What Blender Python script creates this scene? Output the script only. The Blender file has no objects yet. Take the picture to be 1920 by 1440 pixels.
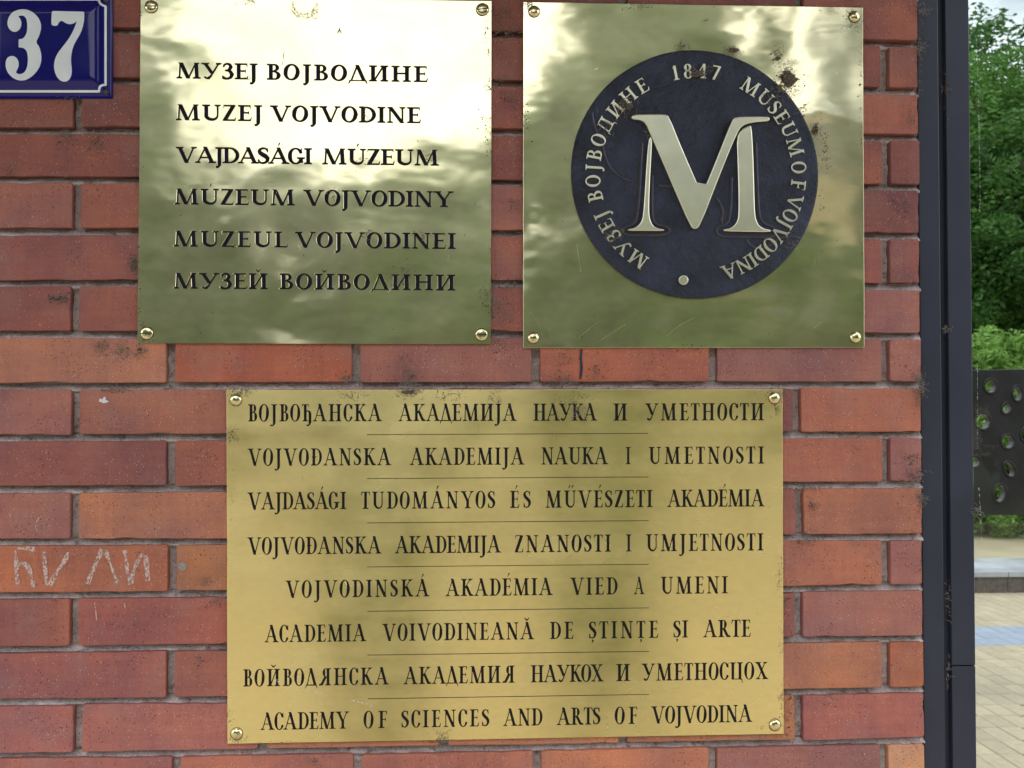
import bpy, bmesh, math, random
import numpy as np
from mathutils import Vector, Matrix
from mathutils.geometry import tessellate_polygon, delaunay_2d_cdt
R = math.radians
rnd = random.Random(7)
npr = np.random.RandomState(11)
scene = bpy.context.scene
COL = scene.collection

# ------------------------------------------------------------ camera
F = 2100.0
CAM = Vector((0.0, -1.69, 1.5))
YAW, PITCH, ROLL = R(-2.83), R(1.34), R(0.045)
cam_data = bpy.data.cameras.new('camera'); cam = bpy.data.objects.new('camera', cam_data)
COL.objects.link(cam); scene.camera = cam
cam_data.sensor_width = 36; cam_data.lens = F / 1920 * 36
cam_data.dof.use_dof = True; cam_data.dof.focus_distance = 1.69; cam_data.dof.aperture_fstop = 15
cam_data.clip_start = 0.05; cam_data.clip_end = 2000
CR = Matrix.Rotation(YAW, 3, 'Z') @ Matrix.Rotation(PITCH, 3, 'X') @ Matrix.Rotation(ROLL, 3, 'Y')
cam.matrix_world = Matrix.Translation(CAM) @ (CR @ Matrix.Rotation(R(90), 3, 'X')).to_4x4()

def W(px, py, y=0.0):
    """point of the plane Y=y that the photograph's pixel (px, py) shows"""
    d = CR @ Vector(((px - 960) / F, 1, -(py - 720) / F))
    return CAM + d * ((y - CAM.y) / d.y)
def PX(p):
    """photograph pixel of a world point"""
    q = CR.transposed() @ (Vector(p) - CAM)
    return 960 + F * q.x / q.y, 720 - F * q.z / q.y

# ------------------------------------------------------------ world, sun, exposure
world = bpy.data.worlds.new('World'); scene.world = world; world.use_nodes = True
nt = world.node_tree; nt.nodes.clear()
SUN_EL, SUN_AZ = R(58), R(200)       # azimuth measured clockwise from +Y
o_ = nt.nodes.new('ShaderNodeOutputWorld'); bg = nt.nodes.new('ShaderNodeBackground')
sky = nt.nodes.new('ShaderNodeTexSky'); sky.sky_type = 'NISHITA'; sky.sun_disc = False
sky.sun_elevation = SUN_EL; sky.sun_rotation = SUN_AZ; sky.air_density = 1.3; sky.dust_density = 3.0
tc = nt.nodes.new('ShaderNodeTexCoord'); mp = nt.nodes.new('ShaderNodeMapping'); mp.inputs['Scale'].default_value = (1, 1, 2.2)
nz = nt.nodes.new('ShaderNodeTexNoise'); nz.inputs['Scale'].default_value = 2.2; nz.inputs['Detail'].default_value = 6
cr = nt.nodes.new('ShaderNodeValToRGB'); cr.color_ramp.elements[0].position = .30; cr.color_ramp.elements[1].position = .52
mx = nt.nodes.new('ShaderNodeMixRGB'); mx.inputs['Color2'].default_value = (15.5, 15.7, 16.0, 1)
nt.links.new(tc.outputs['Generated'], mp.inputs['Vector']); nt.links.new(mp.outputs['Vector'], nz.inputs['Vector'])
nt.links.new(nz.outputs['Fac'], cr.inputs['Fac']); nt.links.new(cr.outputs['Color'], mx.inputs['Fac'])
nt.links.new(sky.outputs['Color'], mx.inputs['Color1']); nt.links.new(mx.outputs['Color'], bg.inputs['Color'])
bg.inputs['Strength'].default_value = 0.12
nt.links.new(bg.outputs['Background'], o_.inputs['Surface'])
sun_d = bpy.data.lights.new('sun', 'SUN'); sun_d.energy = 1.1; sun_d.angle = R(18); sun_d.color = (1, .96, .9)
sun = bpy.data.objects.new('sun', sun_d); COL.objects.link(sun)
sd = Vector((math.sin(SUN_AZ) * math.cos(SUN_EL), math.cos(SUN_AZ) * math.cos(SUN_EL), math.sin(SUN_EL)))
sun.rotation_euler = sd.to_track_quat('Z', 'Y').to_euler()
vs = scene.view_settings
vs.view_transform = 'Standard'; vs.look = 'None'; vs.gamma = 1; vs.use_curve_mapping = False
vs.exposure = 0.22
scene.cycles.use_denoising = True; scene.cycles.use_adaptive_sampling = False
scene.cycles.max_bounces = 8; scene.cycles.transparent_max_bounces = 16

# ------------------------------------------------------------ helpers
def link(o, parent=None):
    COL.objects.link(o)
    if parent is not None: o.parent = parent
    return o
def tag(o, label=None, cat=None, group=None, kind=None):
    for k, v in (('label', label), ('category', cat), ('group', group), ('kind', kind)):
        if v: o[k] = v
    return o
def empty(name, loc=(0, 0, 0), **kw):
    o = bpy.data.objects.new(name, None); o.location = loc; o.empty_display_size = .05
    link(o); bpy.context.view_layer.update() if False else None
    return tag(o, **kw)
def mesh_obj(name, verts, faces, mat, parent=None, smooth=False, mats=None):
    """world-space vertices; the object is parented without moving them"""
    me = bpy.data.meshes.new(name)
    off = Vector(parent.location) if parent is not None and parent.parent is None else Vector((0, 0, 0))
    if parent is not None and parent.parent is not None:
        off = Vector(parent.location) + Vector(parent.parent.location)
    me.from_pydata([tuple(Vector(v) - off) for v in verts], [], faces)
    me.materials.append(mat)
    if smooth: me.polygons.foreach_set('use_smooth', [True] * len(me.polygons))
    me.update()
    return link(bpy.data.objects.new(name, me), parent)
def np_mesh(name, V, Q, mat, parent=None, smooth=False, off=(0, 0, 0)):
    me = bpy.data.meshes.new(name)
    V = np.asarray(V, np.float32) - np.asarray(off, np.float32); Q = np.asarray(Q, np.int32); k = Q.shape[1]
    me.vertices.add(len(V)); me.vertices.foreach_set('co', V.ravel())
    me.loops.add(Q.size); me.loops.foreach_set('vertex_index', Q.ravel())
    me.polygons.add(len(Q)); me.polygons.foreach_set('loop_start', np.arange(0, Q.size, k)); me.polygons.foreach_set('loop_total', np.full(len(Q), k))
    if smooth: me.polygons.foreach_set('use_smooth', np.ones(len(Q), bool))
    me.materials.append(mat); me.update(calc_edges=True)
    return link(bpy.data.objects.new(name, me), parent)
def box_vf(x0, x1, y0, y1, z0, z1):
    v = [(x0, y0, z0), (x1, y0, z0), (x1, y1, z0), (x0, y1, z0), (x0, y0, z1), (x1, y0, z1), (x1, y1, z1), (x0, y1, z1)]
    f = [(0, 3, 2, 1), (4, 5, 6, 7), (0, 1, 5, 4), (1, 2, 6, 5), (2, 3, 7, 6), (3, 0, 4, 7)]
    return v, f
def box(name, x0, x1, y0, y1, z0, z1, mat, parent=None, bevel=0):
    v, f = box_vf(x0, x1, y0, y1, z0, z1)
    o = mesh_obj(name, v, f, mat, parent)
    if bevel:
        bm = bmesh.new(); bm.from_mesh(o.data)
        bmesh.ops.bevel(bm, geom=bm.edges[:], offset=bevel, segments=2, profile=.6, affect='EDGES')
        bm.to_mesh(o.data); bm.free()
    return o

# ------------------------------------------------------------ node helper
class N:
    def __init__(s, name):
        s.m = bpy.data.materials.new(name); s.m.use_nodes = True; s.t = s.m.node_tree; s.t.nodes.clear()
        s.out = s.t.nodes.new('ShaderNodeOutputMaterial'); s.b = s.t.nodes.new('ShaderNodeBsdfPrincipled')
        s.t.links.new(s.b.outputs[0], s.out.inputs[0]); s.tc = s.t.nodes.new('ShaderNodeTexCoord')
    def n(s, kind, **kw):
        x = s.t.nodes.new('ShaderNode' + kind)
        for k, v in kw.items(): setattr(x, k, v)
        return x
    def l(s, a, b): s.t.links.new(a, b)
    def map(s, scale=(1, 1, 1), rot=(0, 0, 0), src='Object', loc=(0, 0, 0)):
        m = s.n('Mapping'); m.inputs['Scale'].default_value = scale; m.inputs['Rotation'].default_value = rot; m.inputs['Location'].default_value = loc
        s.l(s.tc.outputs[src], m.inputs[0]); return m.outputs[0]
    def noise(s, vec, scale, detail=3, rough=.5, w=None):
        x = s.n('TexNoise'); x.inputs['Scale'].default_value = scale; x.inputs['Detail'].default_value = detail; x.inputs['Roughness'].default_value = rough
        if w is not None: x.noise_dimensions = '4D'; s.l(w, x.inputs['W'])
        s.l(vec, x.inputs['Vector']); return x.outputs['Fac']
    def ramp(s, fac, a, b, ca=(0, 0, 0, 1), cb=(1, 1, 1, 1)):
        r = s.n('ValToRGB'); e = r.color_ramp.elements; e[0].position = a; e[1].position = b; e[0].color = ca; e[1].color = cb
        s.l(fac, r.inputs[0]); return r.outputs[0]
    def mix(s, fac, a, b, mode='MIX'):
        m = s.n('MixRGB', blend_type=mode)
        for i, v in ((0, fac), (1, a), (2, b)):
            if isinstance(v, bpy.types.NodeSocket): s.l(v, m.inputs[i])
            else: m.inputs[i].default_value = v if (i == 0 or len(v) == 4) else (*v, 1)
        return m.outputs[0]
    def math(s, op, a, b=0.0):
        m = s.n('Math', operation=op)
        for i, v in ((0, a), (1, b)):
            if isinstance(v, bpy.types.NodeSocket): s.l(v, m.inputs[i])
            else: m.inputs[i].default_value = v
        return m.outputs[0]
    def bump(s, h, strength=.3, dist=.001, prev=None):
        b = s.n('Bump'); b.inputs['Strength'].default_value = strength; b.inputs['Distance'].default_value = dist
        s.l(h, b.inputs['Height'])
        if prev is not None: s.l(prev, b.inputs['Normal'])
        return b.outputs[0]
    def set(s, **kw):
        for k, v in kw.items():
            i = s.b.inputs[k.replace('_', ' ')]
            if isinstance(v, bpy.types.NodeSocket): s.l(v, i)
            else: i.default_value = (*v, 1) if isinstance(v, tuple) and len(v) == 3 and i.type == 'RGBA' else v
        return s.m
def simple(name, col, rough=.6, metal=0.0, var=.0, scale=40, bumpd=0):
    s = N(name); c = col
    v = s.map()
    if var:
        c = s.mix(s.ramp(s.noise(v, scale, 4), .3, .7), tuple(x * (1 - var) for x in col), tuple(min(1, x * (1 + var)) for x in col))
    s.set(Base_Color=c, Roughness=rough, Metallic=metal)
    if bumpd: s.set(Normal=s.bump(s.noise(v, scale * 3, 4), .5, bumpd))
    return s.m

# brick: the object's own colour, mottled, with pits, dust and pale specks
def brick_material():
    s = N('brick_clay'); oi = s.n('ObjectInfo'); w = s.math('MULTIPLY', oi.outputs['Random'], 50.0)
    v = s.map(); base = oi.outputs['Color']
    big = s.ramp(s.noise(v, 9, 3, .6, w), .32, .68)
    c = s.mix(big, s.mix(1.0, base, (.74, .76, .92), 'MULTIPLY'), s.mix(1.0, base, (1.2, 1.14, .98), 'MULTIPLY'))
    streak = s.ramp(s.noise(s.map((160, 160, 10)), 1, 4, .6, w), .35, .7)
    c = s.mix(s.math('MULTIPLY', streak, .38), c, s.mix(1.0, c, (1.28, 1.25, 1.25), 'MULTIPLY'))
    sv = s.ramp(s.noise(s.map((8, 8, 130)), 1, 3, .6, w), .4, .66)
    c = s.mix(s.math('MULTIPLY', sv, .25), c, s.mix(1.0, c, (.72, .68, .68), 'MULTIPLY'))
    fine = s.noise(v, 700, 3, .65, w)
    c = s.mix(s.math('MULTIPLY', s.ramp(fine, .35, .65), .55), c, s.mix(1.0, c, (.62, .6, .6), 'MULTIPLY'))
    # greyish bloom in broad patches
    bloom = s.math('MULTIPLY', s.ramp(s.noise(v, 16, 5, .65, w), .5, .75), .34)
    c = s.mix(bloom, c, (.30, .21, .20))
    # dark pits and soot
    vo = s.n('TexVoronoi'); vo.inputs['Scale'].default_value = 210; s.l(v, vo.inputs['Vector'])
    pm = s.ramp(s.noise(v, 26, 3, .6, w), .44, .60)
    pit = s.math('MULTIPLY', s.ramp(vo.outputs['Distance'], .10, .22, (1, 1, 1, 1), (0, 0, 0, 1)), pm)
    c = s.mix(s.math('MULTIPLY', pit, .8), c, (.035, .022, .018))
    soot = s.math('MULTIPLY', s.ramp(s.noise(v, 60, 6, .8, w), .60, .72), .55)
    c = s.mix(soot, c, (.07, .055, .05))
    # pale specks
    v2 = s.n('TexVoronoi'); v2.inputs['Scale'].default_value = 190; s.l(s.map((1.6, 1, .75), loc=(.3, .1, .7)), v2.inputs['Vector'])
    sm = s.ramp(s.noise(v, 14, 3, .6, w), .36, .58)
    spk = s.math('MULTIPLY', s.ramp(v2.outputs['Distance'], .07, .15, (1, 1, 1, 1), (0, 0, 0, 1)), sm)
    c = s.mix(s.math('MULTIPLY', spk, .85), c, (.72, .66, .60))
    h = s.math('SUBTRACT', s.math('ADD', fine, s.math('MULTIPLY', streak, .5)), s.math('MULTIPLY', pit, 2.0))
    nb = s.bump(s.noise(v, 60, 5, .65, w), .75, .0022); 
    return s.set(Base_Color=c, Roughness=.82, Specular_IOR_Level=.25, Normal=s.bump(h, .8, .001, nb))
M_BRICK = brick_material()
def mortar_material():
    s = N('mortar'); v = s.map()
    c = s.mix(s.ramp(s.noise(v, 25, 5, .65), .3, .7), (.42, .36, .36), (.66, .60, .61))
    c = s.mix(s.math('MULTIPLY', s.ramp(s.noise(v, 320, 4, .7), .54, .64), .6), c, (.09, .075, .065))
    c = s.mix(s.math('MULTIPLY', s.ramp(s.noise(v, 55, 6, .75), .55, .68), .8), c, (.05, .045, .035))
    nb = s.bump(s.noise(v, 130, 5, .7), .9, .0035)
    return s.set(Base_Color=c, Roughness=.95, Normal=s.bump(s.noise(v, 700, 3, .7), .7, .001, nb))
M_MORTAR = mortar_material()

# brass: polished sheet, gently buckled, wiped and scratched
def brass_material(name, base, dull, rough, aniso, warp, warpscale, spots=True, tarnish=.35, arot=0.0):
    s = N(name); v = s.map()
    lo = s.noise(v, 5, 4, .6)
    c = s.mix(s.math('MULTIPLY', s.ramp(lo, .38, .68), tarnish), base, dull)
    if spots:
        rub = s.noise(s.map((4, 4, 9)), 2.4, 3, .6)
        c = s.mix(s.math('MULTIPLY', s.ramp(rub, .5, .75), tarnish * .5), c, tuple(x * .85 for x in dull))
    
    r = s.math('ADD', rough, s.math('MULTIPLY', s.ramp(s.noise(v, 9, 2, .5), .35, .7), rough * .6))
    r = s.math('ADD', r, s.math('MULTIPLY', s.ramp(s.noise(s.map((5, 5, 30)), 1, 2, .5), .4, .7), rough * .3))
    if spots:
        vo = s.n('TexVoronoi'); vo.inputs['Scale'].default_value = 75; s.l(v, vo.inputs['Vector'])
        sp = s.math('MULTIPLY', s.ramp(vo.outputs['Distance'], .05, .09, (1, 1, 1, 1), (0, 0, 0, 1)), s.ramp(s.noise(v, 17, 2), .55, .6))
        c = s.mix(s.math('MULTIPLY', sp, .8), c, (.09, .06, .03))
    nb = s.bump(s.noise(v, warpscale, 2, .45), 1.0, warp)
    if spots: nb = s.bump(s.noise(s.map((1, 1, 1.6)), 11, 2, .5), 1.0, .0006, nb)
    s.set(Base_Color=c, Metallic=1.0, Roughness=r, Normal=nb)
    if aniso:
        t = s.n('Tangent', direction_type='UV_MAP'); s.l(t.outputs[0], s.b.inputs['Tangent'])
        s.set(Anisotropic=aniso, Anisotropic_Rotation=arot)
    if rough < .28:                          # a film of wiping marks scatters part of the reflection widely
        b2 = s.n('BsdfPrincipled'); s.l(c, b2.inputs['Base Color']); b2.inputs['Metallic'].default_value = 1; b2.inputs['Roughness'].default_value = .31; s.l(nb, b2.inputs['Normal'])
        m = s.n('MixShader'); f = s.math('ADD', .27, s.math('MULTIPLY', s.ramp(s.noise(s.map((6, 6, 10)), 1.6, 3, .6), .4, .7), .16))
        s.l(f, m.inputs[0]); s.l(s.b.outputs[0], m.inputs[1]); s.l(b2.outputs[0], m.inputs[2]); s.l(m.outputs[0], s.out.inputs[0])
    return s.m
M_BRASS = brass_material('polished_brass', (.92, .86, .58), (.74, .70, .38), .065, .35, .0075, 4.0)
M_BRASS2 = brass_material('polished_brass_pale', (.92, .86, .58), (.76, .70, .42), .06, .3, .009, 3.6)
M_GOLD = brass_material('brushed_brass', (.98, .82, .40), (.95, .78, .36), 0.17, .9, .0012, 2, False, .12, .25)
M_SCREW = simple('screw_brass', (.78, .70, .45), .16, 1.0, .25, 120, .0003)
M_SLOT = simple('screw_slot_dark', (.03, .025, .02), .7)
M_INK = simple('engraving_blue_black', (.008, .008, .020), .7, 0, .4, 60)
M_INK3 = simple('engraving_black', (.008, .008, .010), .6, 0, .3, 60)
for m_ in (M_INK, M_INK3): m_.node_tree.nodes['Principled BSDF'].inputs['Specular IOR Level'].default_value = .15
M_RAISED = simple('raised_pale_brass', (.86, .84, .68), .29, 1.0, .08, 25, 0)
def disc_material():
    s = N('patinated_disc'); v = s.map()
    c = s.mix(s.ramp(s.noise(v, 14, 5, .65), .35, .7), (.012, .016, .029), (.036, .046, .086))
    c = s.mix(s.math('MULTIPLY', s.ramp(s.noise(v, 260, 4, .7), .6, .72), .35), c, (.10, .10, .13))
    nb = s.bump(s.noise(v, 80, 5, .7), 1.0, .007)
    return s.set(Base_Color=c, Metallic=.45, Roughness=.32, Normal=s.bump(s.noise(v, 500, 4, .7), .5, .0009, nb))
M_DISC = disc_material()
M_RELIEF_LIT = simple('worn_relief', (.07, .075, .12), .3, .6, .3, 80)  # lighter tone stands in for the highlight along the embossed lines
M_ENAMEL = simple('blue_enamel', (.009, .007, .15), .08); M_ENAMEL.node_tree.nodes['Principled BSDF'].inputs['Specular IOR Level'].default_value = .4
M_WHITE = simple('white_enamel', (.72, .79, .90), .16, 0, .06, 30)
M_DIRT = simple('dirt', (.07, .052, .036), .95, 0, .5, 400)
M_WEB = simple('cobweb', (.17, .155, .14), .9)
M_CHALK = None
def chalk_material(name, col, dens):
    s = N(name); v = s.map()
    a = s.ramp(s.noise(v, 420, 4, .7), dens, dens + .14)
    tr = s.n('BsdfTransparent'); m = s.n('MixShader'); s.l(a, m.inputs[0]); s.l(tr.outputs[0], m.inputs[1]); s.l(s.b.outputs[0], m.inputs[2])
    s.l(m.outputs[0], s.out.inputs[0])
    return s.set(Base_Color=col, Roughness=.95)
M_CHALK = chalk_material('chalk', (.56, .43, .40), .40)
M_CHALK2 = chalk_material('blue_crayon', (.13, .13, .20), .56)
def frame_material():
    s = N('anthracite_metal'); v = s.map()
    c = s.mix(s.ramp(s.noise(v, 6, 4), .35, .7), (.022, .027, .050), (.031, .038, .066))
    dust = s.math('MULTIPLY', s.ramp(s.noise(v, 330, 4, .75), .66, .72), .6)
    c = s.mix(dust, c, (.22, .2, .19))
    return s.set(Base_Color=c, Roughness=.38, Metallic=.15, Normal=s.bump(s.noise(s.map((300, 300, 12)), 1, 3), .15, .0005))
M_FRAME = frame_material()

# ------------------------------------------------------------ contour engine (signed distances -> outlines)
def sd_poly(P):
    P = np.array(P, float)
    def f(X, Y):
        d = np.full(X.shape, 1e9); s = np.ones(X.shape)
        n = len(P); j = n - 1
        for i in range(n):
            ex, ey = P[j] - P[i]; wx, wy = X - P[i][0], Y - P[i][1]
            t = np.clip((wx * ex + wy * ey) / (ex * ex + ey * ey + 1e-12), 0, 1)
            d = np.minimum(d, (wx - ex * t) ** 2 + (wy - ey * t) ** 2)
            c1 = Y >= P[i][1]; c2 = Y < P[j][1]; c3 = ex * wy > ey * wx
            fl = (c1 & c2 & c3) | (~c1 & ~c2 & ~c3); s = np.where(fl, -s, s); j = i
        return s * np.sqrt(d)
    return f
def sd_rib(P):
    P = [tuple(map(float, p)) for p in P]
    def f(X, Y):
        d = np.full(X.shape, 1e9)
        for (x0, y0, r0), (x1, y1, r1) in zip(P[:-1], P[1:]):
            ex, ey = x1 - x0, y1 - y0
            t = np.clip(((X - x0) * ex + (Y - y0) * ey) / (ex * ex + ey * ey + 1e-12), 0, 1)
            d = np.minimum(d, np.hypot(X - x0 - ex * t, Y - y0 - ey * t) - (r0 + (r1 - r0) * t))
        return d
    return f
def contours(fs, bounds, h, level=0.0, tol=.12):
    x0, y0, x1, y1 = bounds
    xs = np.arange(x0, x1 + h, h); ys = np.arange(y0, y1 + h, h)
    X, Y = np.meshgrid(xs, ys); D = np.full(X.shape, 1e9)
    for f in fs: D = np.minimum(D, f(X, Y))
    D = D - level; D[np.abs(D) < 1e-9] = 1e-9
    I = D < 0; nxt = {}; pts = {}
    def ep(a, b):
        k = (a, b) if a < b else (b, a)
        if k not in pts:
            (i0, j0), (i1, j1) = k; d0, d1 = D[i0, j0], D[i1, j1]; t = d0 / (d0 - d1)
            pts[k] = (xs[j0] + (xs[j1] - xs[j0]) * t, ys[i0] + (ys[i1] - ys[i0]) * t)
        return k
    S = I[:-1, :-1].astype(int) + I[:-1, 1:] * 2 + I[1:, 1:] * 4 + I[1:, :-1] * 8
    for i, j in zip(*np.nonzero((S > 0) & (S < 15))):
        c = S[i, j]; a, b, cc, d = (i, j), (i, j + 1), (i + 1, j + 1), (i + 1, j)
        B, Rr, T, Lf = (a, b), (b, cc), (d, cc), (a, d)
        tab = {1: [(B, Lf)], 2: [(Rr, B)], 3: [(Rr, Lf)], 4: [(T, Rr)], 5: [(B, Rr), (T, Lf)], 6: [(T, B)], 7: [(T, Lf)], 8: [(Lf, T)], 9: [(B, T)],
               10: [(Lf, B), (Rr, T)], 11: [(Rr, T)], 12: [(Lf, Rr)], 13: [(B, Rr)], 14: [(Lf, B)]}
        for s_, e_ in tab[c]: nxt[ep(*s_)] = ep(*e_)
    loops = []
    while nxt:
        k = next(iter(nxt)); st = k; L = []
        while k in nxt:
            L.append(pts[k]); k = nxt.pop(k)
        if len(L) > 5:
            L = simplify(L, h * tol)
            if len(L) >= 3: loops.append(L)
    return loops
def simplify(L, tol):
    A = np.array(L); n = len(A)
    i0 = 0; i1 = int(np.argmax(((A - A[0]) ** 2).sum(1)))
    def dp(a, b, idx):
        if b - a < 2: return
        P = A[np.arange(a, b + 1) % n]; v = P[-1] - P[0]; l = np.hypot(*v) + 1e-12
        d = np.abs((P[1:-1, 0] - P[0, 0]) * v[1] - (P[1:-1, 1] - P[0, 1]) * v[0]) / l
        k = int(np.argmax(d))
        if d[k] > tol: idx.add((a + 1 + k) % n); dp(a, a + 1 + k, idx); dp(a + 1 + k, b, idx)
    idx = {i0, i1}; dp(i0, i1, idx); dp(i1, i0 + n, idx)
    return [tuple(A[i]) for i in sorted(idx)]
def chaikin(P, n=1, closed=True):
    for _ in range(n):
        Q = []
        m = len(P)
        for i in range(m if closed else m - 1):
            a, b = P[i], P[(i + 1) % m]
            Q += [(.75 * a[0] + .25 * b[0], .75 * a[1] + .25 * b[1]), (.25 * a[0] + .75 * b[0], .25 * a[1] + .75 * b[1])]
        P = Q
    return P
def pin(p, L):
    c = False
    for a, b in zip(L, L[1:] + L[:1]):
        if (a[1] > p[1]) != (b[1] > p[1]) and p[0] < (b[0] - a[0]) * (p[1] - a[1]) / (b[1] - a[1]) + a[0]: c = not c
    return c
def nest(loops):
    """split one glyph's loops into outers with their own holes"""
    dep = [sum(pin(L[0], M) for M in loops if M is not L) for L in loops]
    out = [[L] for L, d in zip(loops, dep) if d % 2 == 0]
    for L, d in zip(loops, dep):
        if d % 2: next((g for g in out if pin(L[0], g[0])), out[0]).append(L)
    return out
def fill_flat(name, loops, yf, depth, mat, parent):
    """flat filled outlines standing proud (front at Y=yf, sides depth deep); loops are lists of (X, Z)"""
    V = []; Fc = []
    for grp in [q for g in loops for q in nest(g)]:
        b = len(V); pl = [[Vector((x, z, 0)) for x, z in L] for L in grp]
        flat = [p for L in pl for p in L]
        for t in tessellate_polygon(pl):
            p = [flat[i] for i in t]
            ar = (p[1] - p[0]).cross(p[2] - p[0]).z
            if abs(ar) < 1e-14: continue
            Fc.append(tuple(b + i for i in (t if ar > 0 else t[::-1])))
        V += [(p.x, yf, p.y) for p in flat]
        if depth:
            b2 = len(V); V += [(p.x, yf + depth, p.y) for p in flat]; o = 0
            for L in pl:
                m = len(L)
                for i in range(m):
                    j = (i + 1) % m; Fc.append((b + o + i, b2 + o + i, b2 + o + j, b + o + j))
                o += m
    return mesh_obj(name, V, Fc, mat, parent)
def curve_solid(name, loops, y_back, thick, bevel, mat, parent, res=1, smooth=False):
    """bevelled slab from outlines (X, Z); back at Y=y_back, front at y_back-thick"""
    cu = bpy.data.curves.new(name, 'CURVE'); cu.dimensions = '2D'; cu.fill_mode = 'BOTH'
    cu.extrude = max(thick / 2 - bevel, 1e-5); cu.bevel_depth = bevel; cu.bevel_resolution = res; cu.offset = -bevel
    for L in loops:
        sp = cu.splines.new('POLY'); sp.points.add(len(L) - 1)
        sp.points.foreach_set('co', [c for x, z in L for c in (x, z, 0, 1)]); sp.use_cyclic_u = True
    ob = bpy.data.objects.new(name + '_tmp', cu); COL.objects.link(ob)
    dg = bpy.context.evaluated_depsgraph_get(); dg.update()
    me = bpy.data.meshes.new_from_object(ob.evaluated_get(dg)); me.name = name
    bpy.data.objects.remove(ob); bpy.data.curves.remove(cu)
    n = len(me.vertices); co = np.empty(n * 3, np.float32); me.vertices.foreach_get('co', co); co = co.reshape(-1, 3)
    off = Vector((0, 0, 0)); q = parent
    while q is not None: off += Vector(q.location); q = q.parent
    new = np.stack([co[:, 0] - off.x, (y_back - thick / 2) - co[:, 2] - off.y, co[:, 1] - off.z], 1)
    me.vertices.foreach_set('co', new.ravel().astype(np.float32))
    me.materials.clear(); me.materials.append(mat)
    me.polygons.foreach_set('use_smooth', np.full(len(me.polygons), smooth)); me.update()
    uv = me.uv_layers.new(name='UVMap') if not me.uv_layers else me.uv_layers[0]
    li = np.empty(len(me.loops), np.int32); me.loops.foreach_get('vertex_index', li)
    uv.data.foreach_set('uv', new[li][:, [0, 2]].ravel().astype(np.float32) * 3 + 5)
    o = link(bpy.data.objects.new(name, me), parent)
    return o

def plate_with_cuts(name, outer, cuts, yf, yb, chamfer, depth, mat, parent):
    """sheet with letters cut into its front, each cut with a sloping shoulder down to its floor"""
    rings = []
    for L in cuts:
        n = len(L); big = []
        for i in range(n):
            a, b, c = Vector(L[i - 1]), Vector(L[i]), Vector(L[(i + 1) % n]); t = (c - a); l = t.length + 1e-9
            big.append((b.x + t.y / l * chamfer * DIRN, b.y - t.x / l * chamfer * DIRN))
        rings.append(big)
    pts, edges = [], []
    for L in [outer] + rings:
        b = len(pts); pts += L; edges += [(b + i, b + (i + 1) % len(L)) for i in range(len(L))]
    vo, eo, fo = delaunay_2d_cdt([Vector(p) for p in pts], edges, [], 0, 1e-6)[:3]
    A = np.array([tuple(v) for v in vo]); T = np.array([f for f in fo if len(f) == 3]); Cn = A[T].mean(1)
    inside = np.zeros(len(T), int)
    for L in [outer] + rings:
        P = np.array(L); Qn = np.roll(P, -1, 0)
        lo, hi = P.min(0), P.max(0); m = np.nonzero((Cn[:, 0] >= lo[0]) & (Cn[:, 0] <= hi[0]) & (Cn[:, 1] >= lo[1]) & (Cn[:, 1] <= hi[1]))[0]
        if not len(m): continue
        x, y = Cn[m, 0][:, None], Cn[m, 1][:, None]
        cr_ = ((P[:, 1] > y) != (Qn[:, 1] > y)) & (x < (Qn[:, 0] - P[:, 0]) * (y - P[:, 1]) / (Qn[:, 1] - P[:, 1] + 1e-15) + P[:, 0])
        inside[m] += cr_.sum(1) % 2
    T = T[inside % 2 == 1]; V = [(x, yf, z) for x, z in A]; Fc = []
    for t in T:
        a, b, c = A[t]; s_ = (b[0] - a[0]) * (c[1] - a[1]) - (b[1] - a[1]) * (c[0] - a[0]); Fc.append(tuple(t) if s_ > 0 else tuple(t[::-1]))
    for big, L in zip(rings, cuts):
        b0 = len(V); n = len(L); V += [(x, yf, z) for x, z in big] + [(x, yf + chamfer, z) for x, z in L] + [(x, yf + depth + .0003, z) for x, z in L]
        for k in (0, 1):
            for i in range(n): j = (i + 1) % n; Fc.append((b0 + k * n + i, b0 + k * n + j, b0 + (k + 1) * n + j, b0 + (k + 1) * n + i))
    b0 = len(V); n = len(outer); V += [(x, yf, z) for x, z in outer] + [(x, yb, z) for x, z in outer]
    for i in range(n): j = (i + 1) % n; Fc.append((b0 + i, b0 + j, b0 + n + j, b0 + n + i))
    o = mesh_obj(name, V, Fc, mat, parent); me = o.data; uv = me.uv_layers.new(name='UVMap')
    co = np.empty(len(me.vertices) * 3, np.float32); me.vertices.foreach_get('co', co); co = co.reshape(-1, 3); li = np.empty(len(me.loops), np.int32); me.loops.foreach_get('vertex_index', li)
    uv.data.foreach_set('uv', (co[li][:, [0, 2]] * 3 + 5).ravel()); return o
DIRN = 1

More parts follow.
